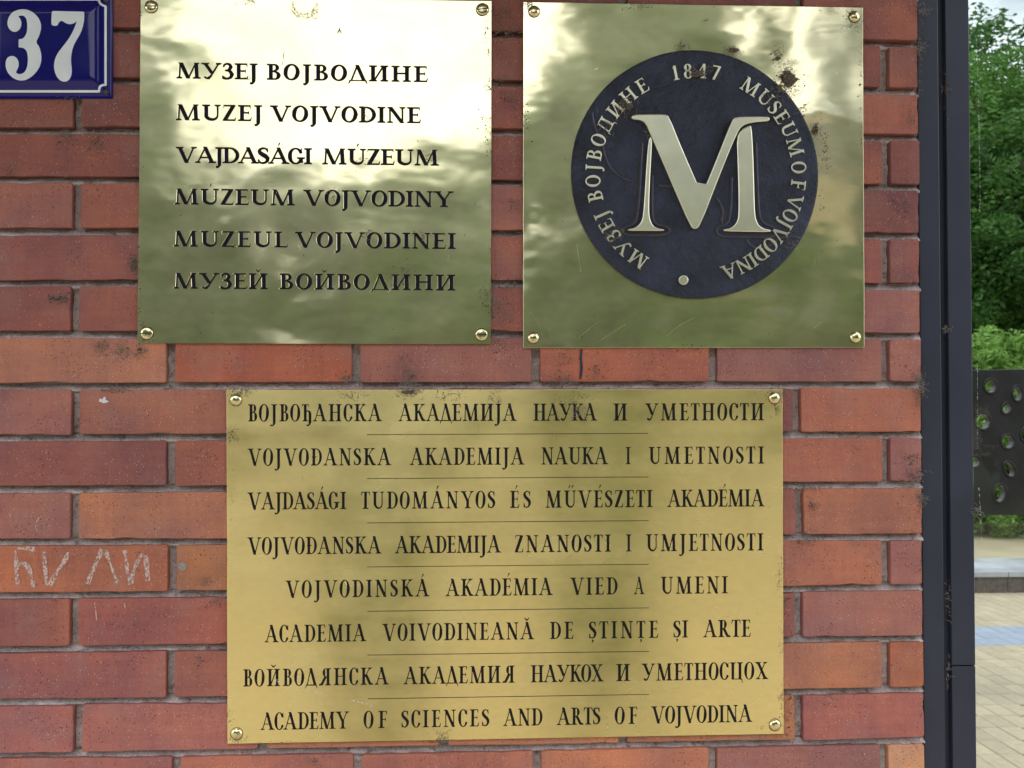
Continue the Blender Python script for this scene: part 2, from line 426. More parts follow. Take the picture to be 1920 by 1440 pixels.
# ------------------------------------------------------------ the serif alphabet
def glyph_prims(ch, XS, s, h):
    P = []; e = .055 + .33 * s; t = max(.045, h * .95)
    def x_(v): return v * XS
    def poly(p): P.append(sd_poly([(x_(a), b) for a, b in p]))
    def raw(p): P.append(sd_poly(p))
    def rib(p, closed=False): P.append(sd_rib([(x_(a), b, r) for a, b, r in p]))
    def serif(x, y, up=1, w=None, el=e, er=e):
        w = s if w is None else w; X = x_(x); a, b = X - w / 2 - el, X + w / 2 + er
        raw([(a, y), (b, y), (b, y + up * t * .8), (X + w / 2 + .02, y + up * (t + .015)), (X + w / 2, y + up * .11),
             (X - w / 2, y + up * .11), (X - w / 2 - .02, y + up * (t + .015)), (a, y + up * t * .8)])
    def stem(x, y0=0, y1=1, w=None, bot=1, top=1):
        w = s if w is None else w; X = x_(x); raw([(X - w / 2, y0), (X + w / 2, y0), (X + w / 2, y1), (X - w / 2, y1)])
        if bot: serif(x, y0, 1, w)
        if top: serif(x, y1, -1, w)
    def diag(x0, y0, x1, y1, w):
        a, b = x_(x0), x_(x1); raw([(a - w / 2, y0), (a + w / 2, y0), (b + w / 2, y1), (b - w / 2, y1)])
    def hbar(x0, x1, y, w=None):
        w = h if w is None else w; poly([(x0, y - w / 2), (x1, y - w / 2), (x1, y + w / 2), (x0, y + w / 2)])
    def term(x, y, dy, sl=.03):     # wedge at the end of an arm
        X = x_(x); raw([(X - .10, y), (X, y), (X + sl, y + dy), (X + sl - .025, y + dy), (X - .05, y + dy * .35)])
    def arc(cx, cy, rx, ry, a0, a1, n=22, thick=None, thin=None, stress=0):
        thick = s if thick is None else thick; thin = h if thin is None else thin; p = []
        for i in range(n + 1):
            a = R(a0 + (a1 - a0) * i / n); k = abs(math.cos(a - R(stress))) ** 1.6
            w = thin + (thick - thin) * k
            X = x_(cx) + (x_(rx) - w / 2) * math.cos(a); Y = cy + (ry - w / 2) * math.sin(a)
            p.append((X, Y, w / 2))
        P.append(sd_rib(p))
    def acute(cx):
        X = x_(cx); P.append(sd_rib([(X - .03, 1.10, .012), (X + .06, 1.29, .038)]))
    def breve(cx):
        X = x_(cx); P.append(sd_rib([(X - .13, 1.24, .022), (X - .03, 1.13, .040), (X + .02, 1.12, .036), (X + .13, 1.24, .022)]))
    def comma(cx):
        X = x_(cx); P.append(sd_rib([(X, -.10, .045), (X + .03, -.15, .04), (X - .01, -.22, .018), (X - .06, -.25, .010)]))
    def ball(x, y, r): X = x_(x); P.append(sd_rib([(X, y, r), (X + .001, y, r)]))
    H = h * 1.15; adv = .8
    ch = {'А': 'A', 'М': 'M', 'Н': 'H', 'О': 'O', 'С': 'C', 'В': 'B', 'Е': 'E', 'К': 'K', 'Т': 'T', 'Ј': 'J', 'З': '3'}.get(ch, ch)
    if ch == 'I': stem(.16); return P, .32 * XS
    if ch in 'AÁĂ':
        diag(.08, .02, .43, .98, H); diag(.74, .02, .41, 1.02, s * 1.02); hbar(.2, .62, .34); serif(.08, 0, 1, H); serif(.745, 0, 1, s); adv = .82
        if ch == 'Á': acute(.43)
        if ch == 'Ă': breve(.42)
    elif ch == 'V': diag(.10, .98, .43, -.01, s * 1.02); diag(.74, .98, .43, -.01, H); serif(.10, 1, -1, s); serif(.75, 1, -1, H); adv = .82
    elif ch in 'MМ':
        diag(.09, 0, .13, 1, H); serif(.09, 0, 1, H); diag(.16, 1, .50, 0, s * 1.05); diag(.84, 1, .50, 0, H)
        raw([(x_(.13) - .13, 1), (x_(.16) + s / 2, 1), (x_(.16), .9), (x_(.13) - .02, .955), (x_(.13) - .13, .96)])
        diag(.89, 0, .85, 1, s); serif(.89, 0, 1, s); raw([(x_(.85) - s / 2 - .02, 1), (x_(.85) + s / 2 + .09, 1), (x_(.85) + s / 2 + .09, .965), (x_(.85) + s / 2, .9)]); adv = 1.0
    elif ch == 'N':
        stem(.13, 0, 1, H, top=0); serif(.13, 1, -1, H, .1, .0); diag(.14, 1, .70, -.01, s * 1.1); stem(.70, 0, 1, H, bot=0); adv = .84
    elif ch in 'ИЙ':
        stem(.15); stem(.67); diag(.20, .04, .62, .96, H * 1.1); adv = .82
        if ch == 'Й': breve(.41)
    elif ch in 'HН': stem(.15); stem(.67); hbar(.15, .67, .52); adv = .82
    elif ch in 'UÚŰ':
        stem(.14, .32, 1, s, bot=0); stem(.66, .32, 1, H, bot=0)
        p = []
        xl, xr = x_(.14), x_(.66)
        for i in range(19):
            a = R(180 + 180 * i / 18); k = i / 18; w = s * (1 - k) ** 1.3 + H * (1 - (1 - k) ** 1.3); w = max(w, h)
            p.append(((xl + xr) / 2 + (xr - xl) / 2 * math.cos(a), .33 + (.34 - w / 2) * math.sin(a), w / 2))
        P.append(sd_rib(p)); adv = .80
        if ch == 'Ú': acute(.40)
        if ch == 'Ű':
            X = x_(.36); P.append(sd_rib([(X - .08, 1.12, .012), (X, 1.28, .036)])); P.append(sd_rib([(X + .10, 1.12, .012), (X + .18, 1.28, .036)]))
    elif ch == 'Z':
        hbar(.08, .60, 1 - h / 2); hbar(.06, .62, h / 2); diag(.60 - .06, .98, .13 , .02, s * 1.15)
        raw([(x_(.08), 1), (x_(.08) + .10, 1), (x_(.08) + .03, .93), (x_(.08), .78), (x_(.08) - .025, .78)]); term(.62, 0, .24); adv = .69
    elif ch in 'EÉЕ':
        stem(.15); hbar(.15, .54, 1 - h / 2); hbar(.15, .46, .52); hbar(.15, .56, h / 2); term(.54, 1, -.22, .015); term(.56, 0, .25, .05)
        X = x_(.46); raw([(X - .04, .52), (X, .40), (X + .02, .40), (X + .02, .64), (X, .64)]); adv = .66
        if ch == 'É': acute(.36)
    elif ch == 'F':
        stem(.15); hbar(.15, .54, 1 - h / 2); hbar(.15, .45, .50); term(.54, 1, -.24, .015)
        X = x_(.45); raw([(X - .04, .50), (X, .38), (X + .02, .38), (X + .02, .62), (X, .62)]); adv = .62
    elif ch == 'L': stem(.15); hbar(.15, .56, h / 2); term(.57, 0, .26, .04); adv = .63
    elif ch in 'TТŢ':
        stem(.34, 0, 1, None, 1, 0); hbar(.04, .64, 1 - h / 2); term(.64, 1, -.23, .03)
        X = x_(.04); raw([(X + .10, 1), (X, 1), (X - .03, .77), (X - .005, .77), (X + .05, .92)]); adv = .68
        if ch == 'Ţ': comma(.34)
    elif ch in 'JЈ':
        stem(.21, 0, 1, None, 0, 1); X = x_(.21)
        P.append(sd_rib([(X, .05, s / 2), (X, -.08, s / 2 * .95), (X - .04, -.19, s / 2 * .65), (X - .11, -.26, h * .6), (X - .18, -.26, h * .55)])); 
        P.append(sd_rib([(X - .185, -.225, .052), (X - .18, -.225, .052)])); adv = .40
    elif ch in 'OО': arc(.40, .5, .37, .52, 0, 360, 36, s * 1.08, h, -8); adv = .80
    elif ch in 'CСG':
        arc(.40, .5, .36, .52, 38, 322 if ch != 'G' else 330, 30, s * 1.08, h)
        X = x_(.66); raw([(X - .05, .86), (X, 1.0), (X + .025, 1.0), (X + .025, .68), (X, .68)])
        if ch == 'G': stem(.64, .08, .42, None, 0, 0); serif(.64, .42, -1, s); adv = .78
        else: raw([(X, .22), (X + .04, .22), (X - .02, .12), (X - .06, .12)]); adv = .72
    elif ch in 'DĐ':
        stem(.15, top=0); serif(.15, 1, -1, s, e, 0)
        arc(.30, .5, .44, .5, -90, 90, 22); hbar(.15, .32, 1 - h / 2); hbar(.15, .32, h / 2); adv = .80
        if ch == 'Đ': hbar(-.0, .36, .50, h * 1.1)
    elif ch in 'BВ':
        stem(.15, top=0); serif(.15, 1, -1, s, e, 0); hbar(.15, .32, 1 - h / 2); hbar(.15, .34, h / 2); hbar(.15, .34, .53)
        arc(.31, .765, .22, .235, -90, 90, 16, s * .95); arc(.33, .275, .27, .275, -90, 90, 16, s * 1.05); adv = .66
    elif ch in 'RЯ':
        f = (lambda v: v) if ch == 'R' else (lambda v: .78 - v)
        sg = 1 if ch == 'R' else -1
        stem(f(.15), top=0); serif(f(.15), 1, -1, s, e if sg > 0 else 0, 0 if sg > 0 else e)
        a, b = sorted((f(.15), f(.33))); hbar(a, b, 1 - h / 2); a, b = sorted((f(.15), f(.36))); hbar(a, b, .48)
        if sg > 0: arc(.31, .74, .24, .26, -90, 90, 16)
        else: arc(f(.31), .74, .24, .26, 90, 270, 16)
        diag(f(.34), .5, f(.64), 0, s * 1.05); serif(f(.67), 0, 1, s, .03 if sg > 0 else .06, .06 if sg > 0 else .03); adv = .76
    elif ch in 'SŞ':
        q = s / 2
        rib([(.50, .80, h * .6), (.46, .91, h * .55), (.36, .965, h * .55), (.25, .955, h * .7), (.155, .89, q * .6), (.125, .78, q * .9), (.17, .665, q * 1.05),
             (.29, .56, q * 1.15), (.42, .46, q * 1.15), (.50, .345, q * 1.05), (.50, .215, q * .9), (.43, .09, q * .6), (.31, .03, h * .7), (.19, .05, h * .6), (.12, .13, h * .6), (.09, .22, h * .55)])
        X = x_(.49); raw([(X - .01, .97), (X + .03, .98), (X + .035, .70), (X + .01, .70), (X - .05, .88)])
        X = x_(.10); raw([(X - .03, .02), (X + .01, .02), (X + .06, .12), (X, .30), (X - .025, .30)]); adv = .61
        if ch == 'Ş': comma(.31)
    elif ch in 'З3':
        q = s / 2
        rib([(.12, .80, .055), (.14, .88, h * .7), (.22, .95, h * .6), (.31, .965, h * .7), (.41, .90, q * .7), (.44, .76, q), (.40, .64, q * .8), (.30, .555, h * .6), (.20, .54, h * .5)])
        rib([(.20, .54, h * .5), (.32, .54, h * .7), (.44, .46, q * .8), (.49, .30, q * 1.08), (.45, .13, q * .8), (.34, .035, h * .7), (.21, .03, h * .7), (.11, .09, h), (.08, .15, .06)]); adv = .60
    elif ch == 'У':
        diag(.10, .98, .42, .34, s * 1.02); serif(.10, 1, -1, s); serif(.72, 1, -1, H)
        rib([(.72, .97, H / 2), (.43, .33, H / 2), (.35, .16, H * .6), (.27, .06, h * .9), (.18, .03, .045), (.10, .10, .06)]); adv = .79
    elif ch == 'Y':
        diag(.09, .98, .39, .42, s * 1.0); diag(.69, .98, .42, .44, H); stem(.40, 0, .48, None, 1, 0); serif(.09, 1, -1, s); serif(.70, 1, -1, H); adv = .77
    elif ch in 'KК':
        stem(.15); diag(.20, .42, .60, .98, H); serif(.61, 1, -1, H); diag(.32, .60, .64, .01, s * 1.05); serif(.665, 0, 1, s, .03, .07); adv = .76
    elif ch == 'Х': diag(.12, .98, .64, .02, s * 1.05); diag(.62, .98, .12, .02, H); serif(.11, 1, -1, s); serif(.63, 1, -1, H); serif(.65, 0, 1, s); serif(.11, 0, 1, H); adv = .76
    elif ch == 'Д':
        diag(.12, .03, .39, .98, H); diag(.70, .03, .38, 1.02, s * 1.02); hbar(.03, .80, .03, .06)
        poly([(.03, .06), (.11, .06), (.02, -.17), (-.015, -.17)]); poly([(.72, .06), (.81, .06), (.86, -.17), (.825, -.17)]); adv = .81
    elif ch == 'д':
        stem(.66, bot=0); diag(.17, .03, .28, .98, H * 1.2); hbar(.16, .70, .97, .06); hbar(.05, .84, .03, .07); poly([(.05, .06), (.10, .06), (.08, -.17), (.04, -.17)]); poly([(.79, .06), (.84, .06), (.86, -.17), (.82, -.17)]); adv = .88
    elif ch == 'Ц':
        stem(.15, bot=0); stem(.67, bot=0); hbar(.06, .80, .025, .05); X = x_(.78); raw([(X - .08, .04), (X + .02, .04), (X + .09, -.20), (X + .06, -.20), (X - .02, -.03)]); adv = .86
    elif ch == 'Ђ':
        stem(.25, 0, 1, None, 1, 0); hbar(.02, .50, 1 - h / 2); term(.50, 1, -.17, .02); X = x_(.02); raw([(X + .08, 1), (X, 1), (X - .02, .83), (X, .83), (X + .04, .93)])
        q = s / 2; rib([(.28, .50, h * .5), (.38, .60, h * .6), (.48, .61, h * .8), (.57, .54, q * .8), (.60, .42, q)])
        X = x_(.60); P.append(sd_rib([(X, .42, q), (X, -.05, q), (X - .04, -.18, q * .65), (X - .10, -.25, h * .6), (X - .16, -.25, .03)])); P.append(sd_rib([(X - .17, -.22, .05), (X - .169, -.22, .05)])); adv = .74
    elif ch == '1': stem(.24, 0, 1, None, 1, 0); rib([(.24, .96, .04), (.12, .84, .02)]); adv = .46
    elif ch == '8': arc(.30, .75, .22, .26, 0, 360, 24); arc(.30, .27, .26, .29, 0, 360, 24); adv = .62
    elif ch == '4': stem(.42, 0, 1, None, 1, 0); diag(.08, .30, .40, .98, H); hbar(.05, .58, .30, .07); adv = .64
    elif ch == '7': hbar(.08, .54, .95, .10); diag(.24, 0, .50, .95, s); adv = .58
    else: raise ValueError(ch)
    return P, adv * XS
GC = {}
def glyph(ch, XS, s, h, lev=0.0):
    k = (ch, XS, s, h, lev)
    if k not in GC:
        P, adv = glyph_prims(ch, XS, s, h)
        L = contours(P, (-.3, -.4, adv + .3, 1.4), 1 / 44, lev)
        GC[k] = (L, adv)
    return GC[k]
def layout(txt, gs, width, sc=None):
    """left edges for each letter: equal gaps between the inked shapes above the baseline"""
    cells = []
    for g in gs:
        X = [p[0] for L in g[0] for p in L if .03 <= p[1] <= 1.02]; cells.append((min(X), max(X)))
    kern = []
    for a, b in zip(txt, txt[1:]):
        k = 0.0
        if a in 'AVYУАÁĂДFТTLКK': k -= .035
        if b in 'AVYУАÁĂДTТXХ': k -= .035
        if a in 'OОDСCQĐ' : k -= .015
        if b in 'OОСCGQ': k -= .015
        if b in 'JЈ': k += .03
        kern.append(k)
    nat = sum(c[1] - c[0] for c in cells) + sum(kern); gap = (width - nat) / max(1, len(gs) - 1)
    us = []; x = 0.0
    for i, c in enumerate(cells):
        us.append(x - c[0]); x += c[1] - c[0] + gap + (kern[i] if i < len(kern) else 0)
    return us
def word_cut(txt, x0, x1, yb0, yb1, cap, XS, s, h, y):
    """one merged outline of a whole word, letters that touch being joined"""
    gs = [glyph(c, XS, s, h, 0.0) for c in txt]
    us = layout(txt, gs, (x1 - x0) / cap)
    st = 1 / 36; xs = np.arange(-.4, (x1 - x0) / cap + .4, st); ys = np.arange(-.45, 1.4, st); D = np.full((len(ys), len(xs)), 1e9)
    for c, g, u in zip(txt, gs, us):
        a, b = np.searchsorted(xs, (u - .35, u + g[1] + .35)); X, Y = np.meshgrid(xs[a:b] - u, ys)
        for f in glyph_prims(c, XS, s, h)[0]: D[:, a:b] = np.minimum(D[:, a:b], f(X, Y))
    x_0, y_0 = xs[0], ys[0]
    Ls = contours([lambda X, Y: D[:X.shape[0], :X.shape[1]]], (xs[0], ys[0], xs[-1] - st * 1.5, ys[-1] - st * 1.5), st, 0, .15)
    sl = (yb1 - yb0) / (x1 - x0); out = []
    for L in Ls:
        q = []
        for a, b in L:
            X = x0 + a * cap; w = W(X, yb0 + sl * (X - x0) - b * cap, y); q.append((w.x, w.z))
        out.append(q)
    return out
def word(txt, x0, x1, yb0, yb1, cap, XS, s, h, y, lev=0.0):
    """a word's outlines on the plane Y=y; baseline from (x0,yb0) to (x1,yb1) in photograph pixels"""
    gs = [glyph(c, XS, s, h, lev) for c in txt]
    ext = [(min(p[0] for L in g[0] for p in L), max(p[0] for L in g[0] for p in L)) for g in gs]
    nat = sum(g[1] for g in gs) - ext[0][0] - (gs[-1][1] - ext[-1][1])
    need = (x1 - x0) / cap; tr = (need - nat) / max(1, len(gs) - 1); sc = 1.0
    if len(gs) == 1: sc = need / nat; tr = 0
    out = []; us = layout(txt, gs, (x1 - x0) / cap) if len(gs) > 1 else [-ext[0][0]]
    sl = (yb1 - yb0) / (x1 - x0)
    for g, u in zip(gs, us):
        G = []
        for L in g[0]:
            q = []
            for a, b in L:
                X = x0 + (u + a) * cap * sc; Yp = yb0 + sl * (X - x0) - b * cap
                w = W(X, Yp, y); q.append((w.x, w.z))
            G.append(q)
        out.append(G)
    return out

# ============================================================ THE BRICK WALL
wall = empty('brick_wall', (-.4, 0, 0), label='red brick wall in stretcher bond with grey recessed mortar, carrying the plaques and the number sign', cat='wall')
Lr = [50, 144, 237, 330, 427, 524.5, 620, 718, 814, 911, 1010, 1110, 1210.5, 1309.5, 1410]
Mr = [58, 150, 241, 336, 430, 525, 621, 715.5, 811, 907, 1006, 1103.5, 1201, 1299, 1397]
Rr_ = [75, 164, 251, 344.5, 436, 531, 624, 715, 808.6, 902.5, 1001, 1096, 1192, 1288, 1384]
quads = []
for i in range(15):
    pts = [W(120, Lr[i]), W(950, Mr[i]), W(1690, Rr_[i])]
    quads.append(np.polyfit([p.x for p in pts], [p.z for p in pts], 2))
XMIN, XR = -2.6, W(1728, 720).x
XLIM = W(-150, 700).x
def rowz(i, x):
    xx = min(max(x, XLIM), XR + .02)
    if i < 0: return np.polyval(quads[0], xx) + .0768 * (-i)
    if i > 14: return np.polyval(quads[14], xx) - .0768 * (i - 14)
    return np.polyval(quads[i], xx)
EVEN = [138, 490, 832, 1168, 1498]; ODD = [320, 667, 1005, 1337, 1662]
JO = {0: {138: 145}, 1: {1662: 1659}, 2: {138: 145.5}, 3: {1662: 1663}, 4: {138: 142.5}, 6: {138: 140}, 7: {320: 320.5}, 8: {1498: 1494.5, 138: 140}, 9: {1662: 1663}, 10: {1498: 1500.5, 138: 140},
      11: {320: 321.5}, 12: {138: 137.5}, 14: {138: 144.5, 490: 492, 1168: 1169}, 15: {320: 330, 667: 670, 1005: 1007, 1662: 1658}}
JT = .0102
RED, MAR, ORG, PNK, DRK, TAN = (.270, .092, .068), (.245, .084, .070), (.350, .135, .070), (.300, .115, .090), (.210, .076, .062), (.42, .19, .10)
CM = {(0, 1600): RED, (1, 1690): RED, (2, 1670): (.31, .105, .075), (6, 60): RED, (5, 100): MAR, (7, 150): (.40, .155, .095), (7, 490): (.34, .095, .055), (7, 830): PNK, (7, 1170): (.36, .11, .065), (7, 1500): PNK, (7, 1700): (.34, .13, .10),
      (8, 60): MAR, (8, 300): (.345, .125, .085), (8, 1600): (.38, .125, .075), (9, 150): MAR, (9, 370): (.37, .135, .085), (9, 1560): (.37, .12, .075), (9, 1700): PNK, (10, 60): (.31, .09, .06), (10, 290): (.40, .15, .085),
      (10, 1610): (.42, .15, .085), (11, 150): (.39, .125, .065), (11, 380): (.38, .12, .065), (11, 1560): (.41, .14, .08), (11, 1700): PNK, (12, 60): (.43, .165, .075), (12, 290): (.33, .10, .075), (12, 1610): PNK, (12, 1480): RED,
      (13, 150): (.33, .105, .08), (13, 380): PNK, (13, 1560): (.44, .16, .08), (13, 1700): (.42, .13, .06), (14, 60): (.33, .11, .09), (14, 290): (.36, .12, .09), (14, 1610): (.335, .105, .08), (15, 150): (.34, .11, .085),
      (15, 490): (.38, .125, .08), (15, 830): (.35, .115, .075), (15, 1170): (.42, .145, .075), (15, 1500): PNK, (15, 1700): (.50, .23, .12)}
def brick_color(i, pxc):
    best = None
    for (r, x), c in CM.items():
        if r == i and abs(x - pxc) < 90: best = c
    if best: return tuple(.86 * a * b + .14 * m for a, b, m in zip(best, (1.20, 1.40, 1.60), (.375, .142, .122)))
    c = rnd.choice([RED, MAR, RED, PNK, MAR, DRK] + ([ORG] if i > 8 else []))
    return (c[0] * 1.26, c[1] * 1.42, c[2] * 1.58)
def brick_mesh(xl, xr, z00, z10, z01, z11, seed, ncorn=True):
    """front outline with small knocks, arris, returns; corners xl/xr with bottom z00,z10 and top z01,z11"""
    g = random.Random(seed); n_l, n_s = 11, 4; P = []
    c = [(xl, z00), (xr, z10), (xr, z11), (xl, z01)]; cnt = [n_l, n_s, n_l, n_s]
    for k in range(4):
        a, b = c[k], c[(k + 1) % 4]
        for j in range(cnt[k]):
            t = j / cnt[k]
            x = a[0] + (b[0] - a[0]) * t; z = a[1] + (b[1] - a[1]) * t
            if j == 0:
                q = .0022 + g.random() * .0016
                sx = 1 if k in (0, 3) else -1; sz = 1 if k in (0, 1) else -1
                if k in (0, 2): P += [(x, z + sz * q), (x + sx * q * .3, z + sz * q * .3), (x + sx * q, z)]
                else: P += [(x + sx * q, z), (x + sx * q * .3, z + sz * q * .3), (x, z + sz * q)]
            else:
                j1 = g.gauss(0, .00022); j2 = g.gauss(0, .00022)
                if g.random() < .08: d = g.random() * .0022; j1 += d if k == 3 else (-d if k == 1 else 0); j2 += d if k == 0 else (-d if k == 2 else 0)
                P.append((x + (0 if k in (0, 2) else j1), z + (0 if k in (1, 3) else j2)))
    y = g.gauss(0, .0007); cx = (xl + xr) / 2; cz = (z00 + z11) / 2; n = len(P); V = []; Fc = []
    tilt = g.gauss(0, .004)
    def ring(ins, yy):
        b = len(V)
        for (x, z) in P:
            dx = max(0, min(1, (abs(x - cx) - ins) / max(1e-6, abs(x - cx)))); dz = max(0, min(1, (abs(z - cz) - ins) / max(1e-6, abs(z - cz))))
            V.append((cx + (x - cx) * dx, yy + (x - cx) * tilt, cz + (z - cz) * dz))
        return b
    r0 = ring(0, .03); r1 = ring(0, y + .0014); r2 = ring(.0004, y + .0004); r3 = ring(.0012, y)
    for a, b in ((r0, r1), (r1, r2), (r2, r3)):
        for i in range(n): j = (i + 1) % n; Fc.append((a + i, a + j, b + j, b + i))
    Fc.append(tuple(r3 + i for i in range(n)))
    return V, Fc
stuffV, stuffF = [], []
seed = 0; nb = 0
top_row, bot_row = -15, 34
for i in range(top_row, bot_row):
    base = EVEN if i % 2 == 0 else ODD
    ymid = (Lr[i] + Rr_[i]) / 2 - 40 if 0 <= i < 15 else (1450 if i >= 15 else 20)
    js = [W(JO.get(i, {}).get(p, p) + rnd.uniform(-1, 1), ymid).x for p in base]
    while js[0] > XMIN: js.insert(0, js[0] - .2655)
    edges = js + [XR + .5]
    for a, b in zip(edges[:-1], edges[1:]):
        xl = a + .0065; xr = min(b - .0065, XR - .0008 + rnd.uniform(-.0012, .0008)); seed += 1
        if xr - xl < .01: continue
        z00, z10 = rowz(i, xl), rowz(i, xr); z01, z11 = rowz(i - 1, xl) - JT, rowz(i - 1, xr) - JT
        if z01 < 0.02: continue
        j = [rnd.gauss(0, .0006) for _ in range(4)]
        V, Fc = brick_mesh(xl, xr, z00 + j[0], z10 + j[1], z01 + j[2], z11 + j[3], seed)
        vis = -4 <= i <= 19 and xr > XLIM - .28
        if vis:
            pxc = PX(((xl + xr) / 2, 0, (z00 + z11) / 2))[0]
            o = mesh_obj('brick', V, Fc, M_BRICK, wall); c = brick_color(i, pxc); k = rnd.uniform(.93, 1.07)
            o.color = (c[0] * k, c[1] * k, c[2] * k, 1); nb += 1
        else:
            b0 = len(stuffV); stuffV += V; stuffF += [tuple(b0 + q for q in f) for f in Fc]
o = mesh_obj('brick', stuffV, stuffF, M_BRICK, wall); o.color = (.30, .10, .075, 1); o['kind'] = 'stuff'
# mortar bed: a rough sheet 9 mm behind the faces
nx, nz_ = 520, 760
gx = np.linspace(XLIM - .1, XR + .004, nx); gz = np.linspace(W(0, 1560).z, W(0, -120).z, nz_)
GX, GZ = np.meshgrid(gx, gz)
def vnoise(X, Z, sc, seed):
    r = np.random.RandomState(seed); T = r.rand(64, 64); u = X * sc; v = Z * sc
    iu = np.floor(u).astype(int); iv = np.floor(v).astype(int); fu = u - iu; fv = v - iv; fu = fu * fu * (3 - 2 * fu); fv = fv * fv * (3 - 2 * fv)
    g = lambda a, b: T[a % 64, b % 64]
    return (g(iu, iv) * (1 - fu) + g(iu + 1, iv) * fu) * (1 - fv) + (g(iu, iv + 1) * (1 - fu) + g(iu + 1, iv + 1) * fu) * fv
GY = .0150 + .004 * (vnoise(GX, GZ, 40, 1) - .5) + .0035 * (vnoise(GX, GZ, 130, 2) - .5) + .0018 * (vnoise(GX, GZ, 300, 3) - .5)
for i in range(-2, 17):                  # weathered bed joints: struck back under the upper brick, fuller below
    zb = np.array([rowz(i, x) for x in gx])[None, :]; t = (zb - GZ) / JT; m = (t > -.15) & (t < 1.2)
    GY = np.where(m, GY + .005 - .0105 * np.clip(t, 0, 1) ** .8, GY)
idx = np.arange(nx * nz_).reshape(nz_, nx)
Q = np.stack([idx[:-1, :-1], idx[:-1, 1:], idx[1:, 1:], idx[1:, :-1]], -1).reshape(-1, 4)
np_mesh('mortar', np.stack([GX, GY, GZ], -1).reshape(-1, 3), Q, M_MORTAR, wall, True, off=wall.location)
box('wall_core', XMIN, XR - .004, .022, .24, 0, 2.615, M_MORTAR, wall)
# chalk writing and stains on the bricks
def strokes(name, S, mat, w, y=-.0012, jit=0.6):
    V = []; Fc = []
    for L in S:
        L = chaikin(L, 1, False); prev = None
        for k, (x, yy) in enumerate(L):
            a = L[max(0, k - 1)]; b = L[min(len(L) - 1, k + 1)]; dx, dy = b[0] - a[0], b[1] - a[1]; l = math.hypot(dx, dy) + 1e-6
            ww = w * rnd.uniform(1 - jit, 1 + jit) / 2; nxp, nyp = -dy / l * ww, dx / l * ww
            p, q = W(x + nxp, yy + nyp, y), W(x - nxp, yy - nyp, y); V += [p, q]
            n = len(V)
            if prev is not None: Fc.append((prev, prev + 1, n - 1, n - 2))
            prev = n - 2
    return mesh_obj(name, V, Fc, mat, wall)
C = lambda L: [(x * .375, 900 + y * .375) for x, y in L]
strokes('chalk_writing', [C(l) for l in [
    [(75, 335), (82, 400), (84, 480), (92, 552)], [(70, 345), (120, 340), (190, 350)], [(86, 420), (120, 415), (150, 450), (162, 500), (168, 552)],
    [(222, 345), (222, 400), (228, 470), (238, 545)], [(238, 545), (280, 470), (320, 410), (352, 345)],
    [(430, 540), (460, 460), (490, 390), (520, 335)], [(520, 335), (545, 400), (570, 470), (592, 530)],
    [(622, 335), (630, 400), (640, 470), (650, 540)], [(650, 540), (665, 460), (690, 400), (725, 360)], [(725, 360), (735, 430), (740, 530)]]], M_CHALK, 7)
strokes('chalk_mark', [C(l) for l in [[(470, 598), (478, 650), (486, 720)], [(543, 622), (540, 636)], [(520, 700), (522, 750)], [(620, 598), (628, 660)], [(48, 150), (55, 220), (70, 255)], [(215, 168), (180, 205), (178, 250), (210, 272)], [(118, 182), (142, 178)]]], M_CHALK, 1.6)
strokes('crayon_smear', [[(rnd.uniform(5, 60), 640 + rnd.uniform(0, 60)), (rnd.uniform(90, 150), 645 + rnd.uniform(0, 55)), (rnd.uniform(160, 230), 640 + rnd.uniform(0, 50))] for _ in range(14)], M_CHALK2, 7)
D = lambda L: [(x * .2292, 600 + y * .2292) for x, y in L]
M_SPLASH = simple('white_splash', (.62, .64, .68), .6)
def blob(name, pts, y, mat, parent, depth=.0008):
    L = [(W(a, b, y).x, W(a, b, y).z) for a, b in pts]
    if sum(a[0] * b[1] - b[0] * a[1] for a, b in zip(L, L[1:] + L[:1])) < 0: L = L[::-1]
    return fill_flat(name, [[L]], y, depth, mat, parent)
blob('white_splash', D([(808, 668), (815, 640), (835, 650), (850, 628), (866, 632), (862, 650), (890, 668), (870, 676), (845, 682), (825, 670)]), -.0018, M_SPLASH, wall)
blob('plugged_hole', [(342 + 8.5 * math.cos(a), 1062 + 8 * math.sin(a)) for a in [k * .52 for k in range(12)]], -.0018, simple('grey_filler', (.27, .26, .24), .85, 0, .2, 300, .0005), wall)
blob('blue_paint_drip', [(1088, 655), (1092, 655), (1091, 672), (1093, 690), (1090, 711), (1086, 711), (1088, 690), (1087, 670)], -.0016, simple('blue_black_paint', (.015, .018, .04), .5), wall)

